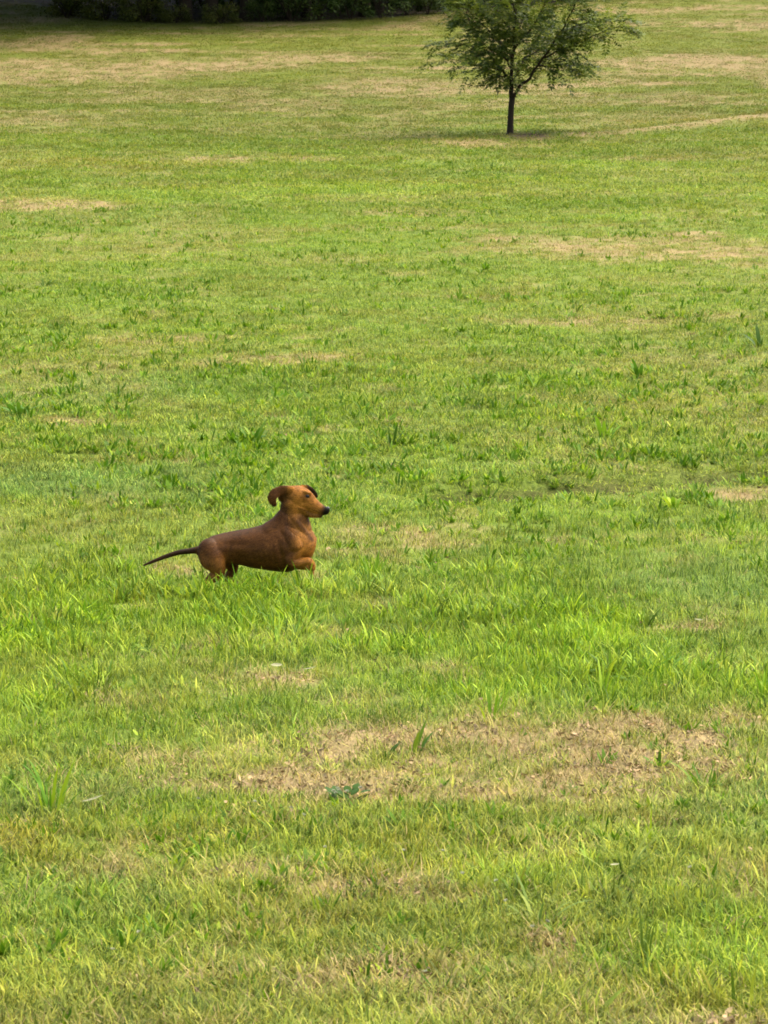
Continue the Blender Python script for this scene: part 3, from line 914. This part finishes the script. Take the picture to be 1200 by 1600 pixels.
# skull and muzzle (the head turns a little to the camera)
limb_loft(bm, [(450, 773, -1, 15, 13.5), (456, 774.5, -1, 17, 15), (463, 776.5, -2, 19.5, 17), (472, 780, -3, 19.5, 16), (481, 784.5, -5, 17, 13), (490, 789.5, -7, 12.8, 9.4),
               (499, 793.8, -9, 9.8, 7.6), (506, 796, -10.5, 7.8, 6.4), (510.5, 796.5, -11.2, 6.2, 5.2)])
# brow and cheek give the face its planes
limb_loft(bm, [(478, 768, -12, 4.5, 4), (485, 770, -13, 3.5, 3)])
limb_loft(bm, [(462, 790, -12, 9, 6), (474, 795, -12, 7, 5)])
# shoulder blade, neck muscle, flank
limb_loft(bm, [(446, 826, -21, 9, 6), (455, 838, -25, 12, 8), (463, 852, -25, 13, 9)], .6, .6)
limb_loft(bm, [(446, 826, 21, 9, 6), (455, 838, 25, 12, 8), (463, 852, 25, 13, 9)], .6, .6)
limb_loft(bm, [(452, 796, -13, 6, 5), (464, 813, -15, 6.5, 6), (476, 830, -14, 6.5, 7), (485, 846, -10, 5, 7)])
# lower jaw
limb_loft(bm, [(468, 797, -4, 9, 10), (482, 800, -6, 6.5, 8), (494, 803, -8, 4.5, 6), (502, 804.5, -9.5, 3.2, 5)])
# tail
limb_loft(bm, [(322, 857, 0, 9, 9), (310, 859.5, 0, 6, 6), (298, 861, 1, 4.6, 4.6), (280, 863.5, 2, 4, 4), (262, 868.5, 3, 3.3, 3.3), (240, 877, 4, 2.5, 2.5), (223, 884, 5, 1.4, 1.4)])
# hind legs: thigh, knee forward, hock back, foot
limb_loft(bm, [(329, 858, -15, 19, 13), (334, 872, -20, 20, 11.5), (340, 884, -22, 14, 9.5), (341, 892, -20, 11.5, 8.5), (334, 900, -20, 8.5, 7), (327, 906, -20, 6.2, 6), (327, 912, -20, 5.6, 6), (330, 916, -20, 5.4, 6.2), (338, 917.5, -20, 4.6, 6)])
limb_loft(bm, [(336, 862, 13, 19, 12), (350, 876, 17, 16, 11), (361, 886, 18, 11.5, 8.5), (362, 893, 19, 8, 7), (357, 902, 19, 6.4, 6), (357, 910, 19, 5.8, 6), (361, 915, 19, 5.6, 6), (369, 917, 19, 4.4, 6)])
# front legs tucked up under the chest
limb_loft(bm, [(466, 848, -17, 16, 12), (461, 860, -22, 13.5, 10), (456, 870, -25, 11, 8.5), (458, 877, -26, 8.5, 7.5), (468, 877.5, -26, 7.2, 6.8), (478, 875, -26, 6.4, 6.4), (485, 875, -26, 6.0, 6.4), (489, 879.5, -26, 5.4, 6.4), (490, 885, -26, 4.4, 6.0)])
limb_loft(bm, [(466, 850, 17, 15, 11), (462, 864, 21, 12, 9), (459, 876, 23, 9.5, 8), (462, 884, 24, 7.4, 7), (472, 887, 24, 6.4, 6.4), (480, 888, 24, 6, 6), (485, 892, 24, 5.6, 6), (486, 899, 24, 4.4, 5.6)])
# near ear thrown back by the run, far ear out beyond the brow
limb_loft(bm, [(456, 765, -13, 7, 3.4), (447, 763.5, -17, 7.2, 2.2), (439, 764.5, -21, 7.6, 1.7), (431.5, 768, -24, 7.8, 1.6), (427.5, 774.5, -25, 7.0, 1.5), (428.5, 781, -24, 5.6, 1.5), (431.5, 786.5, -22, 3.2, 1.4)], 1, .8)
limb_loft(bm, [(466, 768, 10, 5.0, 2.6), (474, 763.5, 15, 5.2, 2.0), (482, 764, 20, 4.8, 1.8), (488.5, 768.5, 23, 4.4, 1.7), (493, 774, 25, 3.6, 1.6), (495.5, 778, 26, 2.6, 1.5)], 1, .8)
bmesh.ops.recalc_face_normals(bm, faces=bm.faces)
me = bpy.data.meshes.new('raw_dog'); bm.to_mesh(me); bm.free()
tmp = bpy.data.objects.new('raw_dog', me); COL.objects.link(tmp)
rm = tmp.modifiers.new('r', 'REMESH'); rm.mode = 'VOXEL'; rm.voxel_size = 0.0025
sm = tmp.modifiers.new('s', 'SMOOTH'); sm.factor = 0.5; sm.iterations = 9
dg = bpy.context.evaluated_depsgraph_get()
bme = bpy.data.meshes.new_from_object(tmp.evaluated_get(dg))
bpy.data.objects.remove(tmp); bpy.data.meshes.remove(me)
bme.name = 'body'
body = bpy.data.objects.new('body', bme); COL.objects.link(body); body.parent = dog
bme.polygons.foreach_set('use_smooth', np.ones(len(bme.polygons), dtype=bool))
nv = len(bme.vertices)
co = np.empty(nv * 3, np.float32); bme.vertices.foreach_get('co', co); co = co.reshape(-1, 3).astype(float)
qx, qy, qd = co[:, 0] * DPX + 400, 918 - co[:, 2] * DPX, co[:, 1] * DPX
def dent(cx, cy, sx, sy, amt, rot=0.0):
    ca, sa = math.cos(rot), math.sin(rot)
    u = (qx - cx) * ca + (qy - cy) * sa; v = -(qx - cx) * sa + (qy - cy) * ca
    return amt * np.exp(-(u / sx) ** 2 - (v / sy) ** 2)
dn = dent(357, 868, 4.5, 20, 3.6, .25) + dent(376, 872, 14, 12, 3.0) + dent(441, 862, 4, 20, 2.6, -.2) + dent(372, 848, 26, 5, 1.2) + dent(322, 868, 5, 10, 1.4)
dn = dn + dent(476, 868, 6, 5, 3.0) - dent(420, 862, 16, 16, 1.8) - dent(338, 866, 9, 12, 1.6) + dent(468, 800, 5, 4, 1.5) + dent(476, 783, 5, 4, 1.4) - dent(456, 786, 7, 6, 1.2)
for rx_ in (398, 406, 414, 422, 430):
    dn = dn + dent(rx_, 868, 2.2, 13, .45, -.22)
co[:, 1] -= np.sign(qd) * np.clip(np.abs(qd) / 10.0, 0, 1) * dn / DPX
bme.vertices.foreach_set('co', co.astype(np.float32).ravel()); bme.update()
PX = co[:, 0] * DPX + 400; PY = 918 - co[:, 2] * DPX; PD = co[:, 1] * DPX
RED = np.array([0.090, 0.034, 0.0070]); TANF = np.array([0.270, 0.108, 0.016]); DARK = np.array([0.008, 0.006, 0.004]); DKB = np.array([0.020, 0.010, 0.004])
nz = fbm(PX + PD * .7, PY + PD * .3, 14, 111, 4) - .5
t_front = sstep(448, 474, PX + (845 - PY) * 0.12 + nz * 26)         # tan chest, neck and head
c = mix(np.tile(RED, (nv, 1)), TANF, t_front)
c = mix(c, mix(np.tile(RED, (nv, 1)), TANF, .5), (1 - sstep(352, 364, PX)) * sstep(858, 884, PY + nz * 16) * (1 - t_front))
# darker saddle fur along the top of the back
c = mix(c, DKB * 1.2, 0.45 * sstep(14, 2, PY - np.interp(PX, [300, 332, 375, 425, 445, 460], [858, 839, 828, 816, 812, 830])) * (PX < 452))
# back of the neck redder
c = mix(c, RED, 0.6 * sstep(452, 440, PX) * (PY < 820))
ear_n = sstep(449, 443, PX) * (PY < 791) * sstep(-15, -18, PD)
c = mix(c, RED * .92, ear_n); c = mix(c, DARK * 1.6, .8 * ear_n * sstep(424, 418, PX + nz * 6)); c = mix(c, DARK * 2, .7 * ear_n * sstep(781, 788, PY))
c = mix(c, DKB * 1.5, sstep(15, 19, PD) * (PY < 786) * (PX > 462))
muz = sstep(498, 512, PX + (PY - 795) * .45 + nz * 6) * (PX > 488) * (PY < 812) * (PD < 12)
c = mix(c, DARK, muz)
c = mix(c, RED * .5, 0.45 * np.exp(-(((PY - np.interp(PX, [468, 480, 492, 504], [792, 796.5, 801.5, 804])) / 1.6) ** 2)) * (PX > 468) * (PX < 508) * (PD < 0))     # mouth line
c = mix(c, RED * .7, 0.85 * np.exp(-(((PX - 481) / 7.5) ** 2 + ((PY - 774) / 4.8) ** 2)) * (PD < 0))                                              # dark round the eye
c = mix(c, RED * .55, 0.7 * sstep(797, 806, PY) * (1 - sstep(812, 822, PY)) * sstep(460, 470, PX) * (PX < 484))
c = mix(c, DKB, sstep(322, 292, PX) * np.maximum((PY < 870), PX < 300) * .85 * (PX < 322))
lip = np.exp(-(((PY - np.interp(PX, [466, 474, 484, 494, 500], [788, 790, 794, 799, 801])) / 1.5) ** 2)) * (PX > 466) * (PX < 498) * (PD < 0)
c = mix(c, TANF * 1.7, .55 * lip)
chk = np.exp(-(((PX - 452) / 5) ** 2 + ((PY - 786) / 4) ** 2)) * (PD < 0)
c = mix(c, TANF * 1.3, .5 * chk)
c = mix(c, RED * .55, 0.75 * np.exp(-(((PX - 477 - (PY - 825) * .72) / 3.2) ** 2)) * sstep(806, 814, PY) * (1 - sstep(838, 848, PY)) * (PD < 2))  # shade of the neck fold, painted into the coat colour
c = c * (0.62 + 0.76 * fbm(PX * .8 + PY * .3, PY * 1.5 + PD, 17, 113, 4))[:, None]
c = c * (0.72 + 0.56 * fbm(PX * .4 + PY * .15, PY * 1.5 - PX * .25 + PD, 4.5, 117, 3))[:, None]
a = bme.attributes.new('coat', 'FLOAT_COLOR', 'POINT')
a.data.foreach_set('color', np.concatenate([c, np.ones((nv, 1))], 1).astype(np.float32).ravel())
m, nd, lk = new_mat('short_coat')
a = nd.new('ShaderNodeAttribute'); a.attribute_name = 'coat'
tc = nd.new('ShaderNodeTexCoord')
mp = nd.new('ShaderNodeMapping'); mp.inputs['Scale'].default_value = (45, 150, 150); mp.inputs['Rotation'].default_value = (0, .25, 0)
lk.new(tc.outputs['Object'], mp.inputs['Vector'])
n1 = nd.new('ShaderNodeTexNoise'); n1.inputs['Scale'].default_value = 3; n1.inputs['Detail'].default_value = 5
lk.new(mp.outputs[0], n1.inputs['Vector'])
r = nd.new('ShaderNodeMapRange'); r.inputs['To Min'].default_value = .65; r.inputs['To Max'].default_value = 1.35
lk.new(n1.outputs['Fac'], r.inputs['Value'])
h = nd.new('ShaderNodeHueSaturation'); lk.new(a.outputs['Color'], h.inputs['Color']); lk.new(r.outputs[0], h.inputs['Value'])
bp = nd.new('ShaderNodeBump'); bp.inputs['Strength'].default_value = .6; bp.inputs['Distance'].default_value = .006
lk.new(n1.outputs['Fac'], bp.inputs['Height'])
p = nd.new('ShaderNodeBsdfPrincipled'); p.inputs['Roughness'].default_value = .6; p.inputs['Specular IOR Level'].default_value = .06
p.inputs['Sheen Weight'].default_value = .0; p.inputs['Sheen Roughness'].default_value = .4
lk.new(h.outputs[0], p.inputs['Base Color']); lk.new(bp.outputs[0], p.inputs['Normal'])
out_link(nd, lk, p.outputs[0])
bme.materials.clear(); bme.materials.append(m)
# the short coat: single hairs lying back along the body
bme.calc_loop_triangles()
nt = len(bme.loop_triangles)
tri = np.empty(nt * 3, np.int32); bme.loop_triangles.foreach_get('vertices', tri); tri = tri.reshape(-1, 3)
P0, P1, P2 = co[tri[:, 0]], co[tri[:, 1]], co[tri[:, 2]]
fn = np.cross(P1 - P0, P2 - P0); ar = np.linalg.norm(fn, axis=1); 
NH = 90000
ti = rng.choice(nt, NH, p=ar / ar.sum())
b1, b2 = rng.random(NH), rng.random(NH); fl = b1 + b2 > 1; b1[fl], b2[fl] = 1 - b1[fl], 1 - b2[fl]
hp = P0[ti] + (P1 - P0)[ti] * b1[:, None] + (P2 - P0)[ti] * b2[:, None]
hn = fn[ti] / np.maximum(ar[ti], 1e-12)[:, None]
hx, hy = hp[:, 0] * DPX + 400, 918 - hp[:, 2] * DPX
flow = np.tile(np.array([-1.0, 0, -0.35]), (NH, 1))
headm = (hy < 800) & (hx > 440); flow[headm] = [-1, 0, 0.35]
neckm = (hx > 436) & (hy >= 800) & (hy < 850); flow[neckm] = [-.35, 0, -1]
legm = (hy > 893) | ((hx < 350) & (hy > 868)); flow[legm] = [.05, 0, -1]
flow += rng.normal(0, .22, (NH, 3))
tg = flow - hn * (flow * hn).sum(1)[:, None]
tg /= np.maximum(np.linalg.norm(tg, axis=1), 1e-6)[:, None]
sdv = np.cross(hn, tg)
hl = (0.006 + 0.006 * rng.random(NH))[:, None]
hl[(hx > 495) | (hx < 305)] *= .6
hw = (0.0006 + 0.0008 * rng.random(NH))[:, None]
lift = (0.10 + 0.16 * rng.random(NH))[:, None]
a0, a1, tip = hp - sdv * hw, hp + sdv * hw, hp + tg * hl + hn * hl * lift
HV = np.stack([a0, a1, tip], 1).reshape(-1, 3)
cm = bpy.data.meshes.new('coat')
cm.vertices.add(NH * 3); cm.vertices.foreach_set('co', HV.astype(np.float32).ravel())
cm.loops.add(NH * 3); cm.loops.foreach_set('vertex_index', np.arange(NH * 3, dtype=np.int32))
cm.polygons.add(NH); cm.polygons.foreach_set('loop_start', np.arange(0, NH * 3, 3, dtype=np.int32))
cm.update(calc_edges=True)
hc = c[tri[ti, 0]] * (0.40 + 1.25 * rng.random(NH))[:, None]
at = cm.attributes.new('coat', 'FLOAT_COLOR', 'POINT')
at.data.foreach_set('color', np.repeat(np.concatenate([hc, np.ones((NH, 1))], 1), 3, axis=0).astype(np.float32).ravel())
hm, nd, lk = new_mat('coat_hair')
a = nd.new('ShaderNodeAttribute'); a.attribute_name = 'coat'
p = nd.new('ShaderNodeBsdfPrincipled'); p.inputs['Roughness'].default_value = .5; p.inputs['Specular IOR Level'].default_value = .10
lk.new(a.outputs['Color'], p.inputs['Base Color'])
out_link(nd, lk, p.outputs[0])
cm.materials.append(hm)
coat = bpy.data.objects.new('coat', cm); COL.objects.link(coat); coat.parent = dog
coat['kind'] = 'stuff'
M_NOSE = plain('nose_leather', (0.010, 0.009, 0.008), 0.4, 200, .3, .3, 400, .35)
M_EYE = plain('eye_dark', (0.004, 0.0025, 0.002), 0.35, 50, .1, 0, 50, .3)
def ball(name, c, r, mat):
    b = bmesh.new()
    bmesh.ops.create_icosphere(b, subdivisions=3, radius=1)
    for v in b.verts:
        v.co = Vector((v.co.x * r[0], v.co.y * r[1], v.co.z * r[2])) / DPX
    e = bpy.data.meshes.new(name); b.to_mesh(e); b.free()
    e.polygons.foreach_set('use_smooth', np.ones(len(e.polygons), dtype=bool))
    e.materials.append(mat)
    o = bpy.data.objects.new(name, e); COL.objects.link(o); o.parent = dog; o.location = c
    return o
ball('nose', dp(513.2, 793.0, -11.3), (3.7, 3.8, 3.3), M_NOSE)
ball('eye', dp(481.5, 773.5, -15.2), (3.4, 2.2, 3.0), M_EYE)
ball('eye', dp(485, 773, 9.5), (3.2, 2.2, 3.0), M_EYE)

# ------------------------------------------------------------------ weeds and tufts that stand out one by one
RW = random.Random(77)
def leaf_mesh(name, shape, L, w, lean, bend, mat, segs=5):
    V, F, A = [], [], []
    blade_geo(V, F, A, (0, 0, 0), 0.0, L, w, lean, bend, RW.random(), segs, shape=shape)
    # a crease down the middle: two strips meeting in a fold
    return link_mesh(name, V, F, mat, var=A, link=False).data

def weed(name, px, py, h_px, kind, mat, label, cat, n=8, lean=(0.1, .7), spread=.3):
    gx, gy = ground_at(px, py)
    H = h_px / (F_PX / gy) * (1.25 if kind == 'blade' else 1.4)
    root = empty(name, (gx, gy, hz(gx, gy) - .004), RW.uniform(0, 6.28))
    tag(root, label, cat, 'weeds and tufts that stand out of the lawn')
    part = 'blade' if kind == 'blade' else 'leaf'
    shapes = []
    for k in range(4):
        if kind == 'blade':
            shapes.append(leaf_mesh(part, 'blade', H * RW.uniform(.85, 1.25), max(H * .085, .005), .0, RW.uniform(.2, 1.3), mat))
        else:
            shapes.append(leaf_mesh(part, 'leaf', H * RW.uniform(.8, 1.2), H * RW.uniform(.13, .22), .0, RW.uniform(.2, 1.3), mat))
    n = int(n * (1.6 if kind == 'leaf' else 1.5))
    for k in range(n):
        o = bpy.data.objects.new(part, shapes[RW.randrange(4)])
        COL.objects.link(o); o.parent = root
        az = RW.uniform(0, 6.283)
        o.rotation_euler = Euler((0, RW.uniform(*lean), az), 'XYZ')
        rr = spread * H * RW.random()
        o.location = (rr * math.cos(az), rr * math.sin(az), 0)
        s = RW.uniform(.4, 1.08); o.scale = (s, s, s)
    return root

W = weed
W('grass_tuft', 78, 1272, 84, 'blade', M_WEED_BRIGHT, 'tall bright upright grass tuft near the left edge of the lawn', 'grass tuft', 15, (.0, .45))
W('grass_tuft', 768, 1128, 60, 'blade', M_WEED_BRIGHT, 'bright upright grass tuft on the upper edge of the bare tan patch', 'grass tuft', 12, (.0, .5), .5)
W('grass_tuft', 1098, 1236, 56, 'blade', M_WEED, 'green grass tuft on the lower right edge of the bare tan patch', 'grass tuft', 10, (.1, .8))
W('grass_tuft', 1192, 1100, 48, 'blade', M_WEED_BRIGHT, 'bright grass tuft cut by the right edge of the picture', 'grass tuft', 9, (.0, .5))
W('grass_tuft', 942, 1096, 56, 'blade', M_WEED_BRIGHT, 'bright broad bladed tuft above the right half of the bare patch', 'grass tuft', 12, (.05, .6), .6)
W('grass_tuft', 664, 1100, 36, 'blade', M_WEED, 'low green tuft above the left half of the bare patch', 'grass tuft', 10, (.2, .9), .5)
W('grass_tuft', 478, 1146, 38, 'blade', M_WEED, 'small upright tuft left of the bare tan patch', 'grass tuft', 7, (.0, .4))
W('grass_tuft', 268, 1040, 50, 'blade', M_WEED, 'green tuft where the long grass meets the short lawn below the dog', 'grass tuft', 9, (.1, .8))
W('grass_tuft', 1016, 1322, 44, 'blade', M_WEED_BRIGHT, 'yellowish bright tuft on the lawn below the bare patch at right', 'grass tuft', 10, (.1, .8))
W('grass_tuft', 500, 1432, 52, 'blade', M_WEED, 'slim green tuft in the foreground left of the middle', 'grass tuft', 7, (.0, .4))
W('grass_tuft', 1004, 1500, 60, 'blade', M_WEED_DARK, 'dark upright tuft in the foreground right of the small dirt hollow', 'grass tuft', 8, (.0, .3))
W('grass_tuft', 838, 1446, 86, 'blade', M_WEED_BLUE, 'long leaning grey green stems above the small dirt hollow', 'grass tuft', 9, (.3, .9))
W('grass_tuft', 975, 1368, 70, 'blade', M_WEED_BLUE, 'grey green leaning tuft at the right of the foreground lawn', 'grass tuft', 9, (.4, 1.0))
W('grass_tuft', 30, 1395, 46, 'blade', M_WEED_BLUE, 'pale grey green tuft low on the left edge of the foreground', 'grass tuft', 9, (.2, .9))
W('grass_tuft', 585, 905, 44, 'blade', M_WEED_BRIGHT, 'bright tuft in front of the dog to the right of its chest', 'grass tuft', 9, (.1, .6))
W('grass_tuft', 420, 930, 44, 'blade', M_WEED_BRIGHT, 'bright broad tuft standing right before the belly of the dog', 'grass tuft', 11, (.05, .6), .6)
W('grass_tuft', 470, 922, 40, 'blade', M_WEED_BRIGHT, 'bright tuft standing before the tucked front legs of the dog', 'grass tuft', 12, (.05, .6), .6)
W('grass_tuft', 335, 930, 40, 'blade', M_WEED, 'green tuft standing before the hind legs of the dog', 'grass tuft', 10, (.05, .6), .6)
W('grass_tuft', 820, 950, 40, 'blade', M_WEED, 'leafy green tuft in the long grass right of the dog', 'grass tuft', 9, (.1, .7))
W('grass_tuft', 768, 266, 14, 'blade', M_WEED_DARK, 'small dark tuft below the young tree', 'grass tuft', 9, (.0, .5), .9)
W('leafy_weed', 600, 1186, 30, 'leaf', M_WEED_DARK, 'dark leafy weed in the left half of the bare tan patch', 'weed', 8, (.3, 1.1))
W('leafy_weed', 644, 1178, 36, 'leaf', M_WEED, 'narrow green sprig sprouting in the middle of the bare patch', 'weed', 5, (.0, .5))
W('leafy_weed', 30, 652, 34, 'leaf', M_WEED, 'leafy green weed at the left edge above the dog', 'weed', 9, (.2, .9))
W('leafy_weed', 92, 696, 16, 'leaf', M_WEED, 'low green weed to the right of the weed at the left edge', 'weed', 7, (.3, 1.0))
W('leafy_weed', 396, 698, 26, 'leaf', M_WEED, 'leafy green weed above the head of the dog', 'weed', 9, (.2, .9))
W('leafy_weed', 612, 704, 28, 'leaf', M_WEED_DARK, 'dark tall weed on the lawn up and right of the dog', 'weed', 6, (.0, .5))
W('leafy_weed', 322, 800, 24, 'leaf', M_WEED_DARK, 'dark weed behind the back of the dog', 'weed', 8, (.3, 1.0))
W('leafy_weed', 70, 452, 18, 'leaf', M_WEED_DARK, 'dark weed alone in the left part of the upper lawn', 'weed', 8, (.3, 1.1))
W('leafy_weed', 180, 456, 13, 'leaf', M_WEED_DARK, 'small dark weed beside the lone dark weed on the upper lawn', 'weed', 7, (.3, 1.1))
W('leafy_weed', 354, 542, 12, 'leaf', M_WEED_DARK, 'tiny dark weed on the lawn above the dog near the pale dry strip', 'weed', 7, (.2, .9))
W('leafy_weed', 1188, 546, 24, 'leaf', M_WEED_DARK, 'dark leafy weed at the right edge of the middle lawn', 'weed', 9, (.2, 1.0))
W('leafy_weed', 836, 612, 24, 'leaf', M_WEED, 'low leafy weed left of the spiky one on the right middle lawn', 'weed', 9, (.3, 1.0))
W('leafy_weed', 1000, 592, 28, 'leaf', M_WEED, 'spiky leafy weed on the right middle lawn', 'weed', 9, (.2, .8))
W('leafy_weed', 945, 692, 32, 'leaf', M_WEED_BRIGHT, 'big bright leafy weed above the rut at right', 'weed', 12, (.2, 1.0), .5)
W('leafy_weed', 1052, 790, 34, 'leaf', M_WEED_BRIGHT, 'bright leafy weed just below the rut at right', 'weed', 9, (.2, .9))
W('leafy_weed', 718, 470, 18, 'leaf', M_WEED, 'green leafy weed in the middle of the upper lawn', 'weed', 8, (.2, 1.0))
W('leafy_weed', 965, 465, 16, 'leaf', M_WEED, 'green leafy weed below the dry strip on the upper right lawn', 'weed', 8, (.3, 1.0))
W('leafy_weed', 902, 488, 12, 'leaf', M_WEED_DARK, 'small dark weed on the pale strip of the upper right lawn', 'weed', 6, (.2, .9))
W('leafy_weed', 820, 968, 30, 'leaf', M_WEED_BLUE, 'grey green weed deep in the long grass right of the dog', 'weed', 8, (.2, .9))

# the dark clover plant with white flowers below the bare patch
gx, gy = ground_at(544, 1258)
cl = empty('clover_plant', (gx, gy, hz(gx, gy)))
tag(cl, 'dark clover plant with tiny white flowers just below the bare patch', 'clover')
lm = leaf_mesh('leaf', 'leaf', .035, .022, .0, .4, M_WEED_DARK)
for k in range(26):
    o = bpy.data.objects.new('leaf', lm); COL.objects.link(o); o.parent = cl
    a = RW.uniform(0, 6.28); q = .05 * math.sqrt(RW.random())
    o.location = (q * math.cos(a) * 1.2, q * math.sin(a), RW.uniform(.004, .03)); o.rotation_euler = (RW.gauss(0, .2), RW.uniform(.8, 1.5), a)
def clover_head_mesh():
    b = bmesh.new()
    for k in range(16):
        d = Vector((RW.gauss(0, 1), RW.gauss(0, 1), abs(RW.gauss(.3, 1)))).normalized()
        mt = Matrix.Translation(d * .006) @ d.to_track_quat('Z', 'Y').to_matrix().to_4x4()
        bmesh.ops.create_cone(b, cap_ends=True, segments=4, radius1=.0022, radius2=.0006, depth=.007, matrix=mt)
    e = bpy.data.meshes.new('clover_flower'); b.to_mesh(e); b.free(); e.materials.append(M_WHITE)
    return e
chm = clover_head_mesh()
for k in range(6):
    o = bpy.data.objects.new('flower', chm); COL.objects.link(o); o.parent = cl
    o.location = (RW.uniform(-.06, .05), RW.uniform(-.05, .02), RW.uniform(.03, .042)); o.scale = (.7, .7, .7)
for px, py in [(217, 1478), (176, 1510), (475, 1300), (455, 1290), (398, 1278), (310, 1272), (630, 1352), (692, 1352), (722, 1392), (775, 1402), (790, 1434), (855, 1467), (832, 1475), (970, 1256), (1078, 1380), (508, 1352), (664, 1549)]:
    gx, gy = ground_at(px, py)
    o = bpy.data.objects.new('clover_flower', chm); COL.objects.link(o)
    o.scale = (.65, .65, .65); o.location = (gx, gy, hz(gx, gy) + .042); o.rotation_euler = (RW.gauss(0, .3), RW.gauss(0, .3), RW.uniform(0, 6))
    tag(o, 'tiny white clover flower dotted in the foreground grass', 'flower', 'white clover flowers in the foreground grass')

# pale fallen leaves
def fallen(px, py, L, w, rz, tilt, label, lift=.03):
    gx, gy = ground_at(px, py)
    V, F = [], []
    n = 7
    for i in range(n):
        t = i / (n - 1)
        hw = w * math.sin(math.pi * (.04 + .92 * t)) ** .8
        z = L * .25 * (t - .5) ** 2
        for s in (-1, 0, 1):
            V.append((L * (t - .5), s * hw, z + abs(s) * hw * .35))
    for i in range(n - 1):
        for s in range(2):
            a = i * 3 + s
            F.append((a, a + 1, a + 4, a + 3))
    o = link_mesh('fallen_leaf', V, F, M_PALE, smooth=True)
    o.location = (gx, gy, hz(gx, gy) + lift); o.rotation_euler = (tilt, RW.gauss(0, .2), rz)
    tag(o, label, 'leaf', 'pale fallen leaves on the lawn')
fallen(432, 1050, .042, .008, .3, .7, 'pale whitish fallen leaf below the belly of the dog where long grass ends')
fallen(484, 1056, .045, .004, -.1, .4, 'thin pale fallen leaf lying right of the whitish leaf below the dog')
fallen(1092, 986, .036, .005, -.4, .5, 'small pale leaf lying in the grass at the right side', .04)
fallen(145, 1274, .06, .0045, .05, .5, 'long pale leaf lying right of the tall tuft at the left', .04)
fallen(960, 1378, .026, .004, .4, .4, 'short pale leaf on the foreground lawn at right', .045)
